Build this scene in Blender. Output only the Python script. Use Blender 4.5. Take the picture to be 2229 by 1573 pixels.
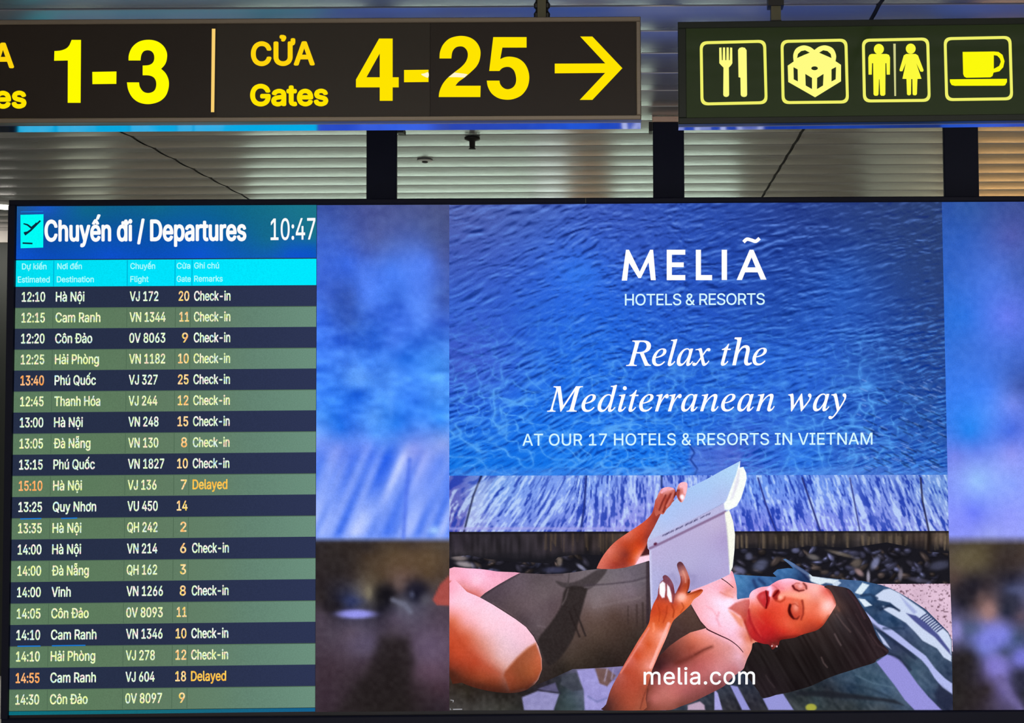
import bpy, math, os
import numpy as np
from mathutils import Vector, Matrix
from mathutils.geometry import delaunay_2d_cdt

for o in list(bpy.data.objects):
    bpy.data.objects.remove(o)
SC = bpy.context.scene
COL = SC.collection
W, H, F = 2229.0, 1573.0, 2414.0          # photograph size, focal length in pixels
PX, PY = 1385.0, 786.5                    # principal point
EYE = 1.6

# ------------------------------------------------------------------ camera
PITCH, ROLL = math.radians(2.1), 0.0058
cam = bpy.data.cameras.new('camera')
cam.sensor_width = 36.0
cam.lens = 36.0 * F / W
cam.shift_x = -(PX - W / 2) / W
cam.clip_start = 0.05
camo = bpy.data.objects.new('camera', cam)
COL.objects.link(camo)
R = Matrix.Rotation(math.pi / 2 + PITCH, 4, 'X') @ Matrix.Rotation(-ROLL, 4, 'Z')
camo.matrix_world = Matrix.Translation((0, 0, EYE)) @ R
SC.camera = camo
ROT = np.array(R.to_3x3())

# ------------------------------------------------------------------ world, exposure, hall and added fill lights
SC.view_settings.view_transform = 'Standard'
SC.view_settings.look = 'None'
SC.view_settings.exposure = 0.0
SC.view_settings.gamma = 1.0
SC.view_settings.use_curve_mapping = False
wd = bpy.data.worlds.new('hall_ambient')
SC.world = wd
wd.use_nodes = True
wd.node_tree.nodes['Background'].inputs[0].default_value = (1.0, 0.93, 0.84, 1)
wd.node_tree.nodes['Background'].inputs[1].default_value = 0.16


def area_light(name, loc, rot, sx, sy, power, col):
    l = bpy.data.lights.new(name, 'AREA')
    l.shape = 'RECTANGLE'
    l.size, l.size_y, l.energy, l.color = sx, sy, power, col
    o = bpy.data.objects.new(name, l)
    o.location, o.rotation_euler = loc, rot
    COL.objects.link(o)
    return o


area_light('fill_light_overhead', (0.3, -1.2, 2.6), (0, 0, 0), 6.0, 1.6, 150, (1.0, 0.93, 0.86))  # added fill overhead, bounces off the floor to lift the ceiling
area_light('fill_light_front', (0.3, -3.9, 1.5), (math.radians(90), 0, 0), 9.0, 2.2, 105, (1.0, 0.94, 0.88))  # added fill facing the signs, no window modelled here
area_light('wall_fill_warm', (2.75, 7.62, 2.6), (math.radians(12), 0, 0), 0.9, 0.12, 14, (1.0, 0.80, 0.55))  # added unseen light, brightens the wall top for the slat reflections
area_light('wall_fill_cool', (-0.9, 7.62, 2.6), (math.radians(12), 0, 0), 4.2, 0.12, 52, (0.88, 1.0, 0.94))  # added unseen light, cool wash on the wall the slats mirror
area_light('wall_fill_side', (-3.6, 7.62, 2.6), (math.radians(12), 0, 0), 1.2, 0.12, 8, (1.0, 0.92, 0.78))  # added unseen light, same wash for the side part of the wall
area_light('fill_light_back', (0.0, 5.6, 2.6), (0, 0, 0), 7.0, 0.3, 30, (1.0, 0.94, 0.84))  # added unseen fill for the space behind the screen
area_light('lamp_beyond_screen', (-4.0, 6.2, 2.55), (math.radians(25), 0, 0), 0.6, 0.3, 5.5, (1.0, 0.94, 0.86))


# ------------------------------------------------------------------ helpers
def lin(c):
    c = np.asarray(c, float) / 255.0
    return np.where(c <= 0.04045, c / 12.92, ((c + 0.055) / 1.055) ** 2.4)


def rgba(c):
    r = lin(c)
    return (float(r[0]), float(r[1]), float(r[2]), 1.0)


def new_mat(name):
    m = bpy.data.materials.new(name)
    m.use_nodes = True
    m.node_tree.nodes.clear()
    return m, m.node_tree.nodes, m.node_tree.links


def surf_mat(name, c, rough=0.5, metal=0.0, noise=0.08, scale=30.0, stretch=(1, 1, 1), bump=0.0, spec=0.5):
    m, N, L = new_mat(name)
    out = N.new('ShaderNodeOutputMaterial')
    b = N.new('ShaderNodeBsdfPrincipled')
    b.inputs['Roughness'].default_value = rough
    b.inputs['Metallic'].default_value = metal
    b.inputs['Specular IOR Level'].default_value = spec
    tc = N.new('ShaderNodeTexCoord')
    mp = N.new('ShaderNodeMapping')
    mp.inputs['Scale'].default_value = stretch
    nz = N.new('ShaderNodeTexNoise')
    nz.inputs['Scale'].default_value = scale
    nz.inputs['Detail'].default_value = 4
    L.new(tc.outputs['Object'], mp.inputs[0])
    L.new(mp.outputs[0], nz.inputs[0])
    mx = N.new('ShaderNodeMix')
    mx.data_type = 'RGBA'
    r = np.array(rgba(c))
    lo, hi = r * (1 - noise), r * (1 + noise)
    mx.inputs[6].default_value = (*lo[:3], 1)
    mx.inputs[7].default_value = (*hi[:3], 1)
    L.new(nz.outputs[0], mx.inputs[0])
    L.new(mx.outputs[2], b.inputs['Base Color'])
    if bump:
        bp = N.new('ShaderNodeBump')
        bp.inputs['Strength'].default_value = bump
        bp.inputs['Distance'].default_value = 0.002
        L.new(nz.outputs[0], bp.inputs['Height'])
        L.new(bp.outputs[0], b.inputs['Normal'])
    L.new(b.outputs[0], out.inputs[0])
    return m


def glow_mat(name, c, strength=1.0, grain=0.0, scale=180.0, tints=None, tscale=55.0, tamt=0.5, hot=None):
    """light given off by a screen or a backlit sign: colour with pixel grain and colour fringes of the diodes"""
    m, N, L = new_mat(name)
    out = N.new('ShaderNodeOutputMaterial')
    e = N.new('ShaderNodeEmission')
    e.inputs[1].default_value = strength
    base = N.new('ShaderNodeRGB')
    base.outputs[0].default_value = rgba(c)
    cur = base.outputs[0]
    geo = N.new('ShaderNodeTexCoord')
    if tints:
        nz = N.new('ShaderNodeTexNoise')
        nz.inputs['Scale'].default_value = tscale
        nz.inputs['Detail'].default_value = 1
        L.new(geo.outputs['Object'], nz.inputs[0])
        rp = N.new('ShaderNodeValToRGB')
        el = rp.color_ramp.elements
        n = len(tints)
        for i, t in enumerate(tints):
            p = 0.33 + 0.34 * i / (n - 1)
            k = el[i] if i < 2 else el.new(p)
            k.position = p
        for k, t in zip(sorted(el, key=lambda q: q.position), tints):
            k.color = rgba(t)
        L.new(nz.outputs[0], rp.inputs[0])
        mx = N.new('ShaderNodeMix')
        mx.data_type = 'RGBA'
        mx.inputs[0].default_value = tamt
        L.new(cur, mx.inputs[6])
        L.new(rp.outputs[0], mx.inputs[7])
        cur = mx.outputs[2]
    if grain:
        nz = N.new('ShaderNodeTexNoise')
        nz.inputs['Scale'].default_value = scale
        nz.inputs['Detail'].default_value = 2
        L.new(geo.outputs['Object'], nz.inputs[0])
        mr = N.new('ShaderNodeMapRange')
        mr.inputs[1].default_value, mr.inputs[2].default_value = 0.3, 0.7
        mr.inputs[3].default_value, mr.inputs[4].default_value = 1 - grain, 1 + grain
        L.new(nz.outputs[0], mr.inputs[0])
        mu = N.new('ShaderNodeVectorMath')
        mu.operation = 'SCALE'
        L.new(cur, mu.inputs[0])
        L.new(mr.outputs[0], mu.inputs['Scale'])
        cur = mu.outputs[0]
    L.new(cur, e.inputs[0])
    L.new(e.outputs[0], out.inputs[0])
    m.cycles.emission_sampling = 'NONE'
    return m


def picture_mat():
    """the picture a screen shows: colours of the mesh, with the fine grain of the diodes"""
    m, N, L = new_mat('screen_picture')
    out = N.new('ShaderNodeOutputMaterial')
    e = N.new('ShaderNodeEmission')
    at = N.new('ShaderNodeAttribute')
    at.attribute_name = 'pic'
    geo = N.new('ShaderNodeTexCoord')
    nz = N.new('ShaderNodeTexNoise')
    nz.inputs['Scale'].default_value = 260
    nz.inputs['Detail'].default_value = 1
    L.new(geo.outputs['Object'], nz.inputs[0])
    mr = N.new('ShaderNodeMapRange')
    mr.inputs[1].default_value, mr.inputs[2].default_value = 0.3, 0.7
    mr.inputs[3].default_value, mr.inputs[4].default_value = 0.93, 1.07
    L.new(nz.outputs[0], mr.inputs[0])
    mu = N.new('ShaderNodeVectorMath')
    mu.operation = 'SCALE'
    L.new(at.outputs[0], mu.inputs[0])
    L.new(mr.outputs[0], mu.inputs['Scale'])
    L.new(mu.outputs[0], e.inputs[0])
    L.new(e.outputs[0], out.inputs[0])
    m.cycles.emission_sampling = 'NONE'
    return m


class Plane:
    """an upright plane at distance y0 (on the lens axis), turned by yaw; map() puts points seen in the photograph onto it"""
    def __init__(s, y0, yaw=0.0):
        s.y0 = y0
        s.t = np.array([math.cos(yaw), math.sin(yaw), 0.0])       # to the right
        s.n = np.array([math.sin(yaw), -math.cos(yaw), 0.0])      # towards the viewer
        s.o = np.array([0.0, y0, EYE])

    def map(s, xy, off=0.0):
        xy = np.atleast_2d(np.asarray(xy, float))
        d = np.stack([(xy[:, 0] - PX) / F, -(xy[:, 1] - PY) / F, -np.ones(len(xy))], 1) @ ROT.T
        c = np.array([0, 0, EYE])
        k = ((s.o + s.n * off - c) @ s.n) / (d @ s.n)
        return c + d * k[:, None]

    def loc(s, px, py):                    # (along, z) of a pixel
        p = s.map([(px, py)])[0]
        return float((p - s.o) @ s.t), float(p[2])

    def world(s, a, z, d):                 # d = distance behind the plane
        return s.o + s.t * a - s.n * d + np.array([0, 0, z - EYE])


def obj(name, verts, faces, mat, parent=None, smooth=False):
    me = bpy.data.meshes.new(name)
    me.from_pydata([tuple(map(float, v)) for v in verts], [], [tuple(f) for f in faces])
    me.materials.append(mat)
    if smooth:
        me.polygons.foreach_set('use_smooth', [True] * len(me.polygons))
    me.update()
    o = bpy.data.objects.new(name, me)
    COL.objects.link(o)
    if parent is not None:
        o.parent = parent
        o.matrix_parent_inverse = parent.matrix_world.inverted()
    return o


def empty(name, loc, label, cat, group=None):
    o = bpy.data.objects.new(name, None)
    o.empty_display_size = 0.1
    o.matrix_world = Matrix.Translation([float(v) for v in loc])
    COL.objects.link(o)
    tag(o, label, cat, group)
    return o


def tag(o, label, cat, group=None):
    o['label'], o['category'] = label, cat
    if group:
        o['group'] = group
    return o


def struct(o):
    o['kind'] = 'structure'
    return o


class MB:
    def __init__(s):
        s.v, s.f = [], []

    def add(s, v, f):
        k = len(s.v)
        s.v += [tuple(map(float, p)) for p in v]
        s.f += [tuple(i + k for i in q) for q in f]
        return s

    def box8(s, p):
        return s.add(p, [(0, 3, 2, 1), (4, 5, 6, 7), (0, 1, 5, 4), (1, 2, 6, 5), (2, 3, 7, 6), (3, 0, 4, 7)])

    def box(s, a, b):
        (x0, y0, z0), (x1, y1, z1) = a, b
        return s.box8([(x0, y0, z0), (x1, y0, z0), (x1, y1, z0), (x0, y1, z0), (x0, y0, z1), (x1, y0, z1), (x1, y1, z1), (x0, y1, z1)])

    def pbox(s, pl, a0, a1, z0, z1, d0, d1, bev=0.0):
        w = pl.world
        if not bev:
            return s.box8([w(a0, z0, d0), w(a1, z0, d0), w(a1, z0, d1), w(a0, z0, d1), w(a0, z1, d0), w(a1, z1, d0), w(a1, z1, d1), w(a0, z1, d1)])
        b = bev                       # chamfer on the four edges of the front face
        v = [w(a0 + b, z0 + b, d0), w(a1 - b, z0 + b, d0), w(a1 - b, z1 - b, d0), w(a0 + b, z1 - b, d0),
             w(a0, z0, d0 + b), w(a1, z0, d0 + b), w(a1, z1, d0 + b), w(a0, z1, d0 + b),
             w(a0, z0, d1), w(a1, z0, d1), w(a1, z1, d1), w(a0, z1, d1)]
        f = [(0, 1, 2, 3), (0, 4, 5, 1), (1, 5, 6, 2), (2, 6, 7, 3), (3, 7, 4, 0), (4, 8, 9, 5), (5, 9, 10, 6), (6, 10, 11, 7), (7, 11, 8, 4), (11, 10, 9, 8)]
        return s.add(v, f)

    def lathe(s, c, prof, n=20):
        c = np.array(c, float)
        v, f = [], []
        for r, z in prof:
            for i in range(n):
                a = 2 * math.pi * i / n
                v.append(c + np.array([r * math.cos(a), r * math.sin(a), z]))
        for j in range(len(prof) - 1):
            for i in range(n):
                f.append((j * n + i, j * n + (i + 1) % n, (j + 1) * n + (i + 1) % n, (j + 1) * n + i))
        f.append(tuple(range(n))[::-1])
        f.append(tuple((len(prof) - 1) * n + i for i in range(n)))
        return s.add(v, f)

    def build(s, name, mat, parent=None, smooth=False):
        return obj(name, s.v, s.f, mat, parent, smooth)


# ------------------------------------------------------------------ flat shapes in photograph pixels
def tri(polys):
    """triangulate closed outlines (inner outlines are holes)"""
    pts, edges = [], []
    for p in polys:
        k, m = len(pts), len(p)
        pts += [Vector((float(a), float(b))) for a, b in p]
        edges += [(k + i, k + (i + 1) % m) for i in range(m)]
    r = delaunay_2d_cdt(pts, edges, [], 0, 1e-4)
    V = np.array([tuple(v) for v in r[0]])
    T = np.array([tuple(f) for f in r[2]])
    c = V[T].mean(1)
    k = np.zeros(len(c), int)
    for p in polys:
        k += inside(c[:, 0], c[:, 1], [tuple(map(float, q)) for q in p])
    return V, [tuple(t) for t in T[k % 2 == 1].tolist()]


def shape(name, pl, polys, mat, parent, off=0.0005):
    """one flat mesh from outlines; every outline list entry is (outline, hole, hole, ...) or an outline"""
    V, Fs = [], []
    for p in polys:
        grp = p if isinstance(p[0][0], (list, tuple, np.ndarray)) else [p]
        v, f = tri(grp)
        k = sum(len(q) for q in V)
        V.append(v)
        Fs += [tuple(i + k for i in q) for q in f]
    V = np.concatenate(V)
    return obj(name, pl.map(V, off), Fs, mat, parent)


def stroke(pts, w, w1=None, cap=False):
    """outline of a pen stroke of width w (to w1) along points"""
    p = np.array(pts, float)
    d = np.gradient(p, axis=0) if len(p) > 2 else np.repeat([p[1] - p[0]], 2, 0)
    if len(p) > 2:
        seg = np.diff(p, axis=0)
        seg /= np.linalg.norm(seg, axis=1)[:, None] + 1e-9
        d = np.concatenate([seg[:1], seg[:-1] + seg[1:], seg[-1:]])
    d /= np.linalg.norm(d, axis=1)[:, None] + 1e-9
    nrm = np.stack([-d[:, 1], d[:, 0]], 1)
    ww = np.linspace(w, w if w1 is None else w1, len(p))[:, None] / 2
    if len(p) > 2:                       # mitre
        c = np.ones((len(p), 1))
        c[1:-1, 0] = np.clip(1 / np.maximum(0.3, (nrm[1:-1] * np.stack([-seg[1:, 1], seg[1:, 0]], 1)).sum(1)), 1, 2.5)
        ww = ww * c
    a, b = p + nrm * ww, p - nrm * ww
    if cap:
        th = np.linspace(0, math.pi, 9)[1:-1]
        e1 = [p[-1] + (nrm[-1] * math.cos(t) + d[-1] * math.sin(t)) * ww[-1] for t in th]
        e0 = [p[0] + (-nrm[0] * math.cos(t) - d[0] * math.sin(t)) * ww[0] for t in th]
        return [tuple(q) for q in list(a) + e1 + list(b[::-1]) + e0]
    return [tuple(q) for q in list(a) + list(b[::-1])]


def arc(cx, cy, rx, ry, a0, a1, n=20):
    t = np.radians(np.linspace(a0, a1, n))
    return [(cx + rx * math.cos(k), cy + ry * math.sin(k)) for k in t]


def spline(pts, n=6, closed=True):
    """smooth outline through points"""
    p = np.array(pts, float)
    m = len(p)
    out = []
    for i in range(m if closed else m - 1):
        if closed:
            a, b, c, d = p[(i - 1) % m], p[i], p[(i + 1) % m], p[(i + 2) % m]
        else:
            a, b, c, d = p[max(i - 1, 0)], p[i], p[i + 1], p[min(i + 2, m - 1)]
        for k in range(n):
            t = k / n
            out.append(0.5 * ((2 * b) + (c - a) * t + (2 * a - 5 * b + 4 * c - d) * t * t + (3 * b - a - 3 * c + d) * t ** 3))
    if not closed:
        out.append(p[-1])
    return [tuple(q) for q in out]


def curvy(pts, corners, n=5):
    """closed outline, smooth except at the corner points"""
    m = len(pts)
    cs = sorted(corners)
    out = []
    for i, a in enumerate(cs):
        b = cs[(i + 1) % len(cs)]
        seg = [pts[(a + k) % m] for k in range(((b - a) % m or m) + 1)]
        out += (spline(seg, n, False) if len(seg) > 2 else seg)[:-1]
    return out


def round_rect(c, r, n=6):
    """rounded outline from corners TL, TR, BR, BL"""
    c = np.array(c, float)
    out = []
    for i in range(4):
        p, a, b = c[i], c[i - 1], c[(i + 1) % 4]
        ua, ub = (a - p) / np.linalg.norm(a - p), (b - p) / np.linalg.norm(b - p)
        for k in range(n + 1):
            t = k / n
            out.append(tuple((p + ua * r) * (1 - t) ** 2 + 2 * p * t * (1 - t) + (p + ub * r) * t * t))
    return out


# ------------------------------------------------------------------ lettering
INTER = None
try:
    INTER = bpy.data.fonts.load(os.path.join(bpy.utils.system_resource('DATAFILES'), 'fonts', 'Inter.woff2'))
except Exception:
    INTER = None
_txt = {}


def winding_fill(loops):
    """triangles inside outlines that may overlap (nonzero winding)"""
    pts, edges = [], []
    for p in loops:
        k, m = len(pts), len(p)
        pts += [Vector((float(a), float(b))) for a, b in p]
        edges += [(k + i, k + (i + 1) % m) for i in range(m)]
    r = delaunay_2d_cdt(pts, edges, [], 0, 1e-6)
    V = np.array([tuple(v) for v in r[0]])
    T = np.array([tuple(f) for f in r[2]])
    c = V[T].mean(1)
    X, Y = c[:, 0], c[:, 1]
    w = np.zeros(len(c), int)
    for p in loops:
        for i in range(len(p)):
            (ax, ay), (bx, by) = p[i], p[(i + 1) % len(p)]
            if ay == by:
                continue
            hit = ((ay > Y) != (by > Y)) & (X < (bx - ax) * (Y - ay) / (by - ay) + ax)
            w[hit] += 1 if by > ay else -1
    return V, [tuple(t) for t in T[w != 0].tolist()]


def raw_text(body, font, space=1.0):
    key = (body, font.name if font else '', round(space, 4))
    if key not in _txt:
        cu = bpy.data.curves.new('t', 'FONT')
        cu.body, cu.space_character, cu.resolution_u = body, space, 4
        cu.fill_mode = 'NONE'
        if font:
            cu.font = font
        o = bpy.data.objects.new('t', cu)
        COL.objects.link(o)
        dg = bpy.context.evaluated_depsgraph_get()
        me = bpy.data.meshes.new_from_object(o.evaluated_get(dg))
        co = [tuple(x.co[:2]) for x in me.vertices]
        nb = {}
        for e in me.edges:
            a, b = e.vertices
            nb.setdefault(a, []).append(b)
            nb.setdefault(b, []).append(a)
        seen, loops = set(), []
        for v0 in range(len(co)):
            if v0 in seen or v0 not in nb:
                continue
            lp, v = [v0], v0
            seen.add(v0)
            nxt = v0 + 1 if v0 + 1 in nb[v0] else nb[v0][0]
            while nxt not in seen:
                lp.append(nxt)
                seen.add(nxt)
                c = [q for q in nb[nxt] if q not in seen]
                if not c:
                    break
                nxt = c[0]
            if len(lp) > 2:
                loops.append([co[q] for q in lp])
        bpy.data.objects.remove(o)
        bpy.data.meshes.remove(me)
        bpy.data.curves.remove(cu)
        # fill letter by letter: outlines whose boxes meet are filled together
        bx = [(min(p[0] for p in l), max(p[0] for p in l)) for l in loops]
        order = sorted(range(len(loops)), key=lambda q: bx[q][0])
        V, Fs, k, cur, hi = [], [], 0, [], -1e9
        for q in order + [None]:
            if q is None or bx[q][0] > hi:
                if cur:
                    v, f = winding_fill(cur)
                    V.append(v)
                    Fs += [tuple(i + k for i in t) for t in f]
                    k += len(v)
                cur = []
            if q is not None:
                cur.append(loops[q])
                hi = max(hi, bx[q][1])
        _txt[key] = (np.concatenate(V), Fs)
    return _txt[key]


def cap_h(font):
    v, _ = raw_text('H', font)
    return v[:, 1].max() - v[:, 1].min()


def text_xy(body, xl, xr, yl, yr, cap, font=None, spaced=False, slant=0.0, wref=None):
    """lettering fitted between xl and xr, on a baseline from (xl, yl) to (xr, yr), capitals cap pixels high"""
    k = cap / cap_h(font)
    v, f = raw_text(body, font)
    w = v[:, 0].max() - v[:, 0].min()
    if spaced:
        v2, _ = raw_text(body, font, 1.5)
        w2 = v2[:, 0].max() - v2[:, 0].min()
        s = 1 + 0.5 * ((xr - xl) / k - w) / (w2 - w)
        v, f = raw_text(body, font, s)
        w = v[:, 0].max() - v[:, 0].min()
    if xr is None:
        xr = xl + w * wref
        yr = yl + (yr or 0) * (xr - xl)
    t = (v[:, 0] - v[:, 0].min()) / w
    y = v[:, 1] * k
    X = xl + t * (xr - xl) + y * slant
    Y = yl + t * (yr - yl) - y
    return np.stack([X, Y], 1), f


def put_text(name, pl, parts, mat, parent, off, bold=0.0, H=None):
    """parts: list of text_xy results, joined into ONE lettering mesh; bold thickens the pen by so many pixels"""
    V, Fs, k = [], [], 0
    ring = [(0, 0)] if not bold else [(bold * math.cos(a), bold * math.sin(a)) for a in np.linspace(0, 2 * math.pi, 9)[:-1]] + [(0, 0)]
    for xy, f in parts:
        for dx, dy in ring:
            V.append(xy + np.array([dx, dy]))
            Fs += [tuple(i + k for i in q) for q in f]
            k += len(xy)
    V = np.concatenate(V)
    if H is not None:
        V = happly(H, V)
    return obj(name, pl.map(V, off), Fs, mat, parent)


def homography(src, dst):
    A, b = [], []
    for (x, y), (u, v) in zip(src, dst):
        A.append([x, y, 1, 0, 0, 0, -u * x, -u * y]); b.append(u)
        A.append([0, 0, 0, x, y, 1, -v * x, -v * y]); b.append(v)
    h = np.linalg.solve(np.array(A, float), np.array(b, float))
    return np.append(h, 1).reshape(3, 3)


def happly(Hm, p):
    p = np.atleast_2d(np.asarray(p, float))
    q = np.concatenate([p, np.ones((len(p), 1))], 1) @ Hm.T
    return q[:, :2] / q[:, 2:]


# ------------------------------------------------------------------ painting the screen's picture
RS = np.random.RandomState(7)
_LAT = RS.rand(8, 256, 256)


def noise(x, y, seed=0):
    L = _LAT[seed % 8]
    x = x + 37.3 * seed + 1000
    y = y + 11.7 * seed + 1000
    xi, yi = np.floor(x).astype(int), np.floor(y).astype(int)
    u, v = x - xi, y - yi
    u, v = u * u * (3 - 2 * u), v * v * (3 - 2 * v)
    a, b = L[xi % 256, yi % 256], L[(xi + 1) % 256, yi % 256]
    c, d = L[xi % 256, (yi + 1) % 256], L[(xi + 1) % 256, (yi + 1) % 256]
    return (a * (1 - u) + b * u) * (1 - v) + (c * (1 - u) + d * u) * v


def shepard(X, Y, samples, s=8.0, p=1.6):
    """smooth colours between sample points (x, y, r, g, b): linear radial basis, softened by s"""
    S = np.array(samples, float)
    P, Cv = S[:, :2], S[:, 2:]
    c = s * 0.5
    D2 = ((P[:, None] - P[None]) ** 2).sum(-1)
    n = len(P)
    A_ = np.zeros((n + 1, n + 1))
    A_[:n, :n] = -np.sqrt(D2 + c * c) - np.eye(n) * s * 0.08
    A_[:n, n] = A_[n, :n] = 1
    wts = np.linalg.solve(A_, np.concatenate([Cv, np.zeros((1, 3))]))
    out = np.tile(wts[n], (len(X), 1))
    for k in range(n):
        out -= np.sqrt((X - P[k, 0]) ** 2 + (Y - P[k, 1]) ** 2 + c * c)[:, None] * wts[k]
    return np.clip(out, Cv.min(0) - 4, Cv.max(0) + 4)


def seg_dist(X, Y, pts, closed=False):
    p = list(pts)
    if closed:
        p = p + [p[0]]
    d = np.full(len(X), 1e9)
    tt = np.zeros(len(X))
    n = len(p) - 1
    for i in range(n):
        (ax, ay), (bx, by) = p[i], p[i + 1]
        dx, dy = bx - ax, by - ay
        t = np.clip(((X - ax) * dx + (Y - ay) * dy) / (dx * dx + dy * dy + 1e-9), 0, 1)
        e = np.hypot(X - ax - t * dx, Y - ay - t * dy)
        m = e < d
        d[m] = e[m]
        tt[m] = ((i + t) / n)[m]
    return d, tt


def inside(X, Y, poly):
    r = np.zeros(len(X), bool)
    n = len(poly)
    for i in range(n):
        (ax, ay), (bx, by) = poly[i], poly[(i + 1) % n]
        if ay == by:
            continue
        r ^= ((ay > Y) != (by > Y)) & (X < (bx - ax) * (Y - ay) / (by - ay) + ax)
    return r


def lay_poly(C, X, Y, poly, col, soft=1.5, a=1.0):
    xs = [p[0] for p in poly]; ys = [p[1] for p in poly]
    m = (X > min(xs) - 3 * soft) & (X < max(xs) + 3 * soft) & (Y > min(ys) - 3 * soft) & (Y < max(ys) + 3 * soft)
    if not m.any():
        return
    x, y = X[m], Y[m]
    d, _ = seg_dist(x, y, poly, True)
    sd = np.where(inside(x, y, poly), d, -d)
    k = np.clip(0.5 + sd / (2 * soft), 0, 1)
    k = (k * k * (3 - 2 * k) * a)[:, None]
    c = np.asarray(col(x, y) if callable(col) else col, float)
    C[m] = C[m] * (1 - k) + c * k


def lay_stroke(C, X, Y, pts, w, col, soft=1.2, a=1.0, w1=None):
    xs = [p[0] for p in pts]; ys = [p[1] for p in pts]
    r = max(w, w1 or 0) + 3 * soft
    m = (X > min(xs) - r) & (X < max(xs) + r) & (Y > min(ys) - r) & (Y < max(ys) + r)
    if not m.any():
        return
    d, t = seg_dist(X[m], Y[m], pts)
    ww = w / 2 if w1 is None else (w + (w1 - w) * t) / 2
    k = np.clip(0.5 + (ww - d) / (2 * soft), 0, 1)
    k = (k * k * (3 - 2 * k) * a)[:, None]
    C[m] = C[m] * (1 - k) + np.asarray(col, float) * k


def lay_blob(C, X, Y, cx, cy, rx, ry, col, a=1.0, rot=0.0, hard=1.0):
    c, s = math.cos(math.radians(rot)), math.sin(math.radians(rot))
    x, y = X - cx, Y - cy
    q = ((x * c + y * s) / rx) ** 2 + ((-x * s + y * c) / ry) ** 2
    k = (np.exp(-q ** hard) * a)[:, None]
    C[:] = C * (1 - k) + np.asarray(col, float) * k


PIC = picture_mat()


def pic_obj(name, pl, V, faces, C, parent, offs):
    """one picture element of the screen as a mesh with its colours"""
    me = bpy.data.meshes.new(name)
    P = pl.map(V, 0.0) + pl.n * (np.asarray(offs, float).reshape(-1, 1) if np.ndim(offs) else offs)
    me.from_pydata([tuple(p) for p in P.tolist()], [], faces)
    at = me.color_attributes.new('pic', 'FLOAT_COLOR', 'POINT')
    c = np.ones((len(V), 4), np.float32)
    c[:, :3] = lin(np.clip(C, 0, 255))
    at.data.foreach_set('color', c.ravel())
    me.materials.append(PIC)
    me.update()
    o = bpy.data.objects.new(name, me)
    COL.objects.link(o)
    o.parent = parent
    o.matrix_parent_inverse = parent.matrix_world.inverted()
    return o


def grid(corners, nx, ny):
    """grid of points between four corners TL TR BR BL"""
    tl, tr, br, bl = [np.array(c, float) for c in corners]
    s = np.linspace(0, 1, nx)[None, :, None]
    t = np.linspace(0, 1, ny)[:, None, None]
    V = ((tl * (1 - s) + tr * s) * (1 - t) + (bl * (1 - s) + br * s) * t).reshape(-1, 2)
    i = np.arange(nx * ny).reshape(ny, nx)
    f = np.stack([i[:-1, :-1], i[1:, :-1], i[1:, 1:], i[:-1, 1:]], -1).reshape(-1, 4)
    return V, [tuple(q) for q in f.tolist()]


def fill(poly, step):
    """fine triangles inside an outline, for a painted picture element"""
    p = np.array(poly, float)
    b = []
    for i in range(len(p)):
        a, c = p[i], p[(i + 1) % len(p)]
        n = max(1, int(np.linalg.norm(c - a) / step))
        b += [a + (c - a) * k / n for k in range(n)]
    b = np.array(b)
    x0, y0 = p.min(0)
    x1, y1 = p.max(0)
    gx, gy = np.meshgrid(np.arange(x0 + step / 2, x1, step), np.arange(y0 + step / 2, y1, step))
    gx[1::2] += step / 2
    g = np.stack([gx.ravel(), gy.ravel()], 1)
    m = inside(g[:, 0], g[:, 1], [tuple(q) for q in p])
    d, _ = seg_dist(g[:, 0], g[:, 1], [tuple(q) for q in p], True)
    g = g[m & (d > step * 0.45)]
    pts = [Vector((float(q[0]), float(q[1]))) for q in np.concatenate([b, g])]
    r = delaunay_2d_cdt(pts, [], [list(range(len(b)))], 1, 1e-4)
    return np.array([tuple(v) for v in r[0]]), [tuple(f) for f in r[2]]


# ================================================================== THE PLACE
CEIL = EYE + 1.05
SCR = Plane(3.9, math.radians(0.55))

# materials of real surfaces
M_ceil = surf_mat('brushed_ceiling_metal', (176, 177, 178), rough=0.27, metal=0.6, noise=0.06, scale=6, stretch=(0.3, 8, 1))
M_gap = surf_mat('ceiling_void_black', (14, 14, 15), rough=0.9)
M_floor = surf_mat('hall_floor_stone', (205, 200, 194), rough=0.35, noise=0.12, scale=4)
M_wall = surf_mat('back_wall_paint', (96, 88, 76), rough=0.8)
M_pale = surf_mat('pale_wall_panel', (190, 200, 188), rough=0.7)
M_wood = surf_mat('brown_column_laminate', (112, 82, 58), rough=0.5, noise=0.2, scale=5, stretch=(8, 8, 0.5))
M_tan = surf_mat('tan_wall_panel', (205, 172, 122), rough=0.6)
M_black = surf_mat('black_powder_coat', (20, 22, 31), rough=0.45)
M_navy = surf_mat('post_navy_paint', (18, 23, 44), rough=0.55, spec=0.2)
M_bezel = surf_mat('screen_frame_black', (16, 19, 38), rough=0.5, spec=0.2)
M_brush = surf_mat('brushed_sign_frame', (128, 118, 104), rough=0.38, metal=0.6, noise=0.1, scale=8, stretch=(0.5, 1, 30))
M_polish = surf_mat('polished_sign_housing', (158, 172, 232), rough=0.10, metal=1.0, noise=0.03)
M_face = surf_mat('dark_brown_sign_face', (40, 33, 27), rough=0.35, noise=0.05, spec=0.25)
M_face2 = surf_mat('dark_brown_sign_face_paler', (50, 45, 38), rough=0.35, noise=0.05, spec=0.25)
M_gframe = surf_mat('dark_green_sign_frame', (22, 30, 22), rough=0.3, spec=0.3)
M_gface = surf_mat('dark_green_sign_glass', (42, 60, 24), rough=0.12, noise=0.05, spec=0.3)
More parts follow.
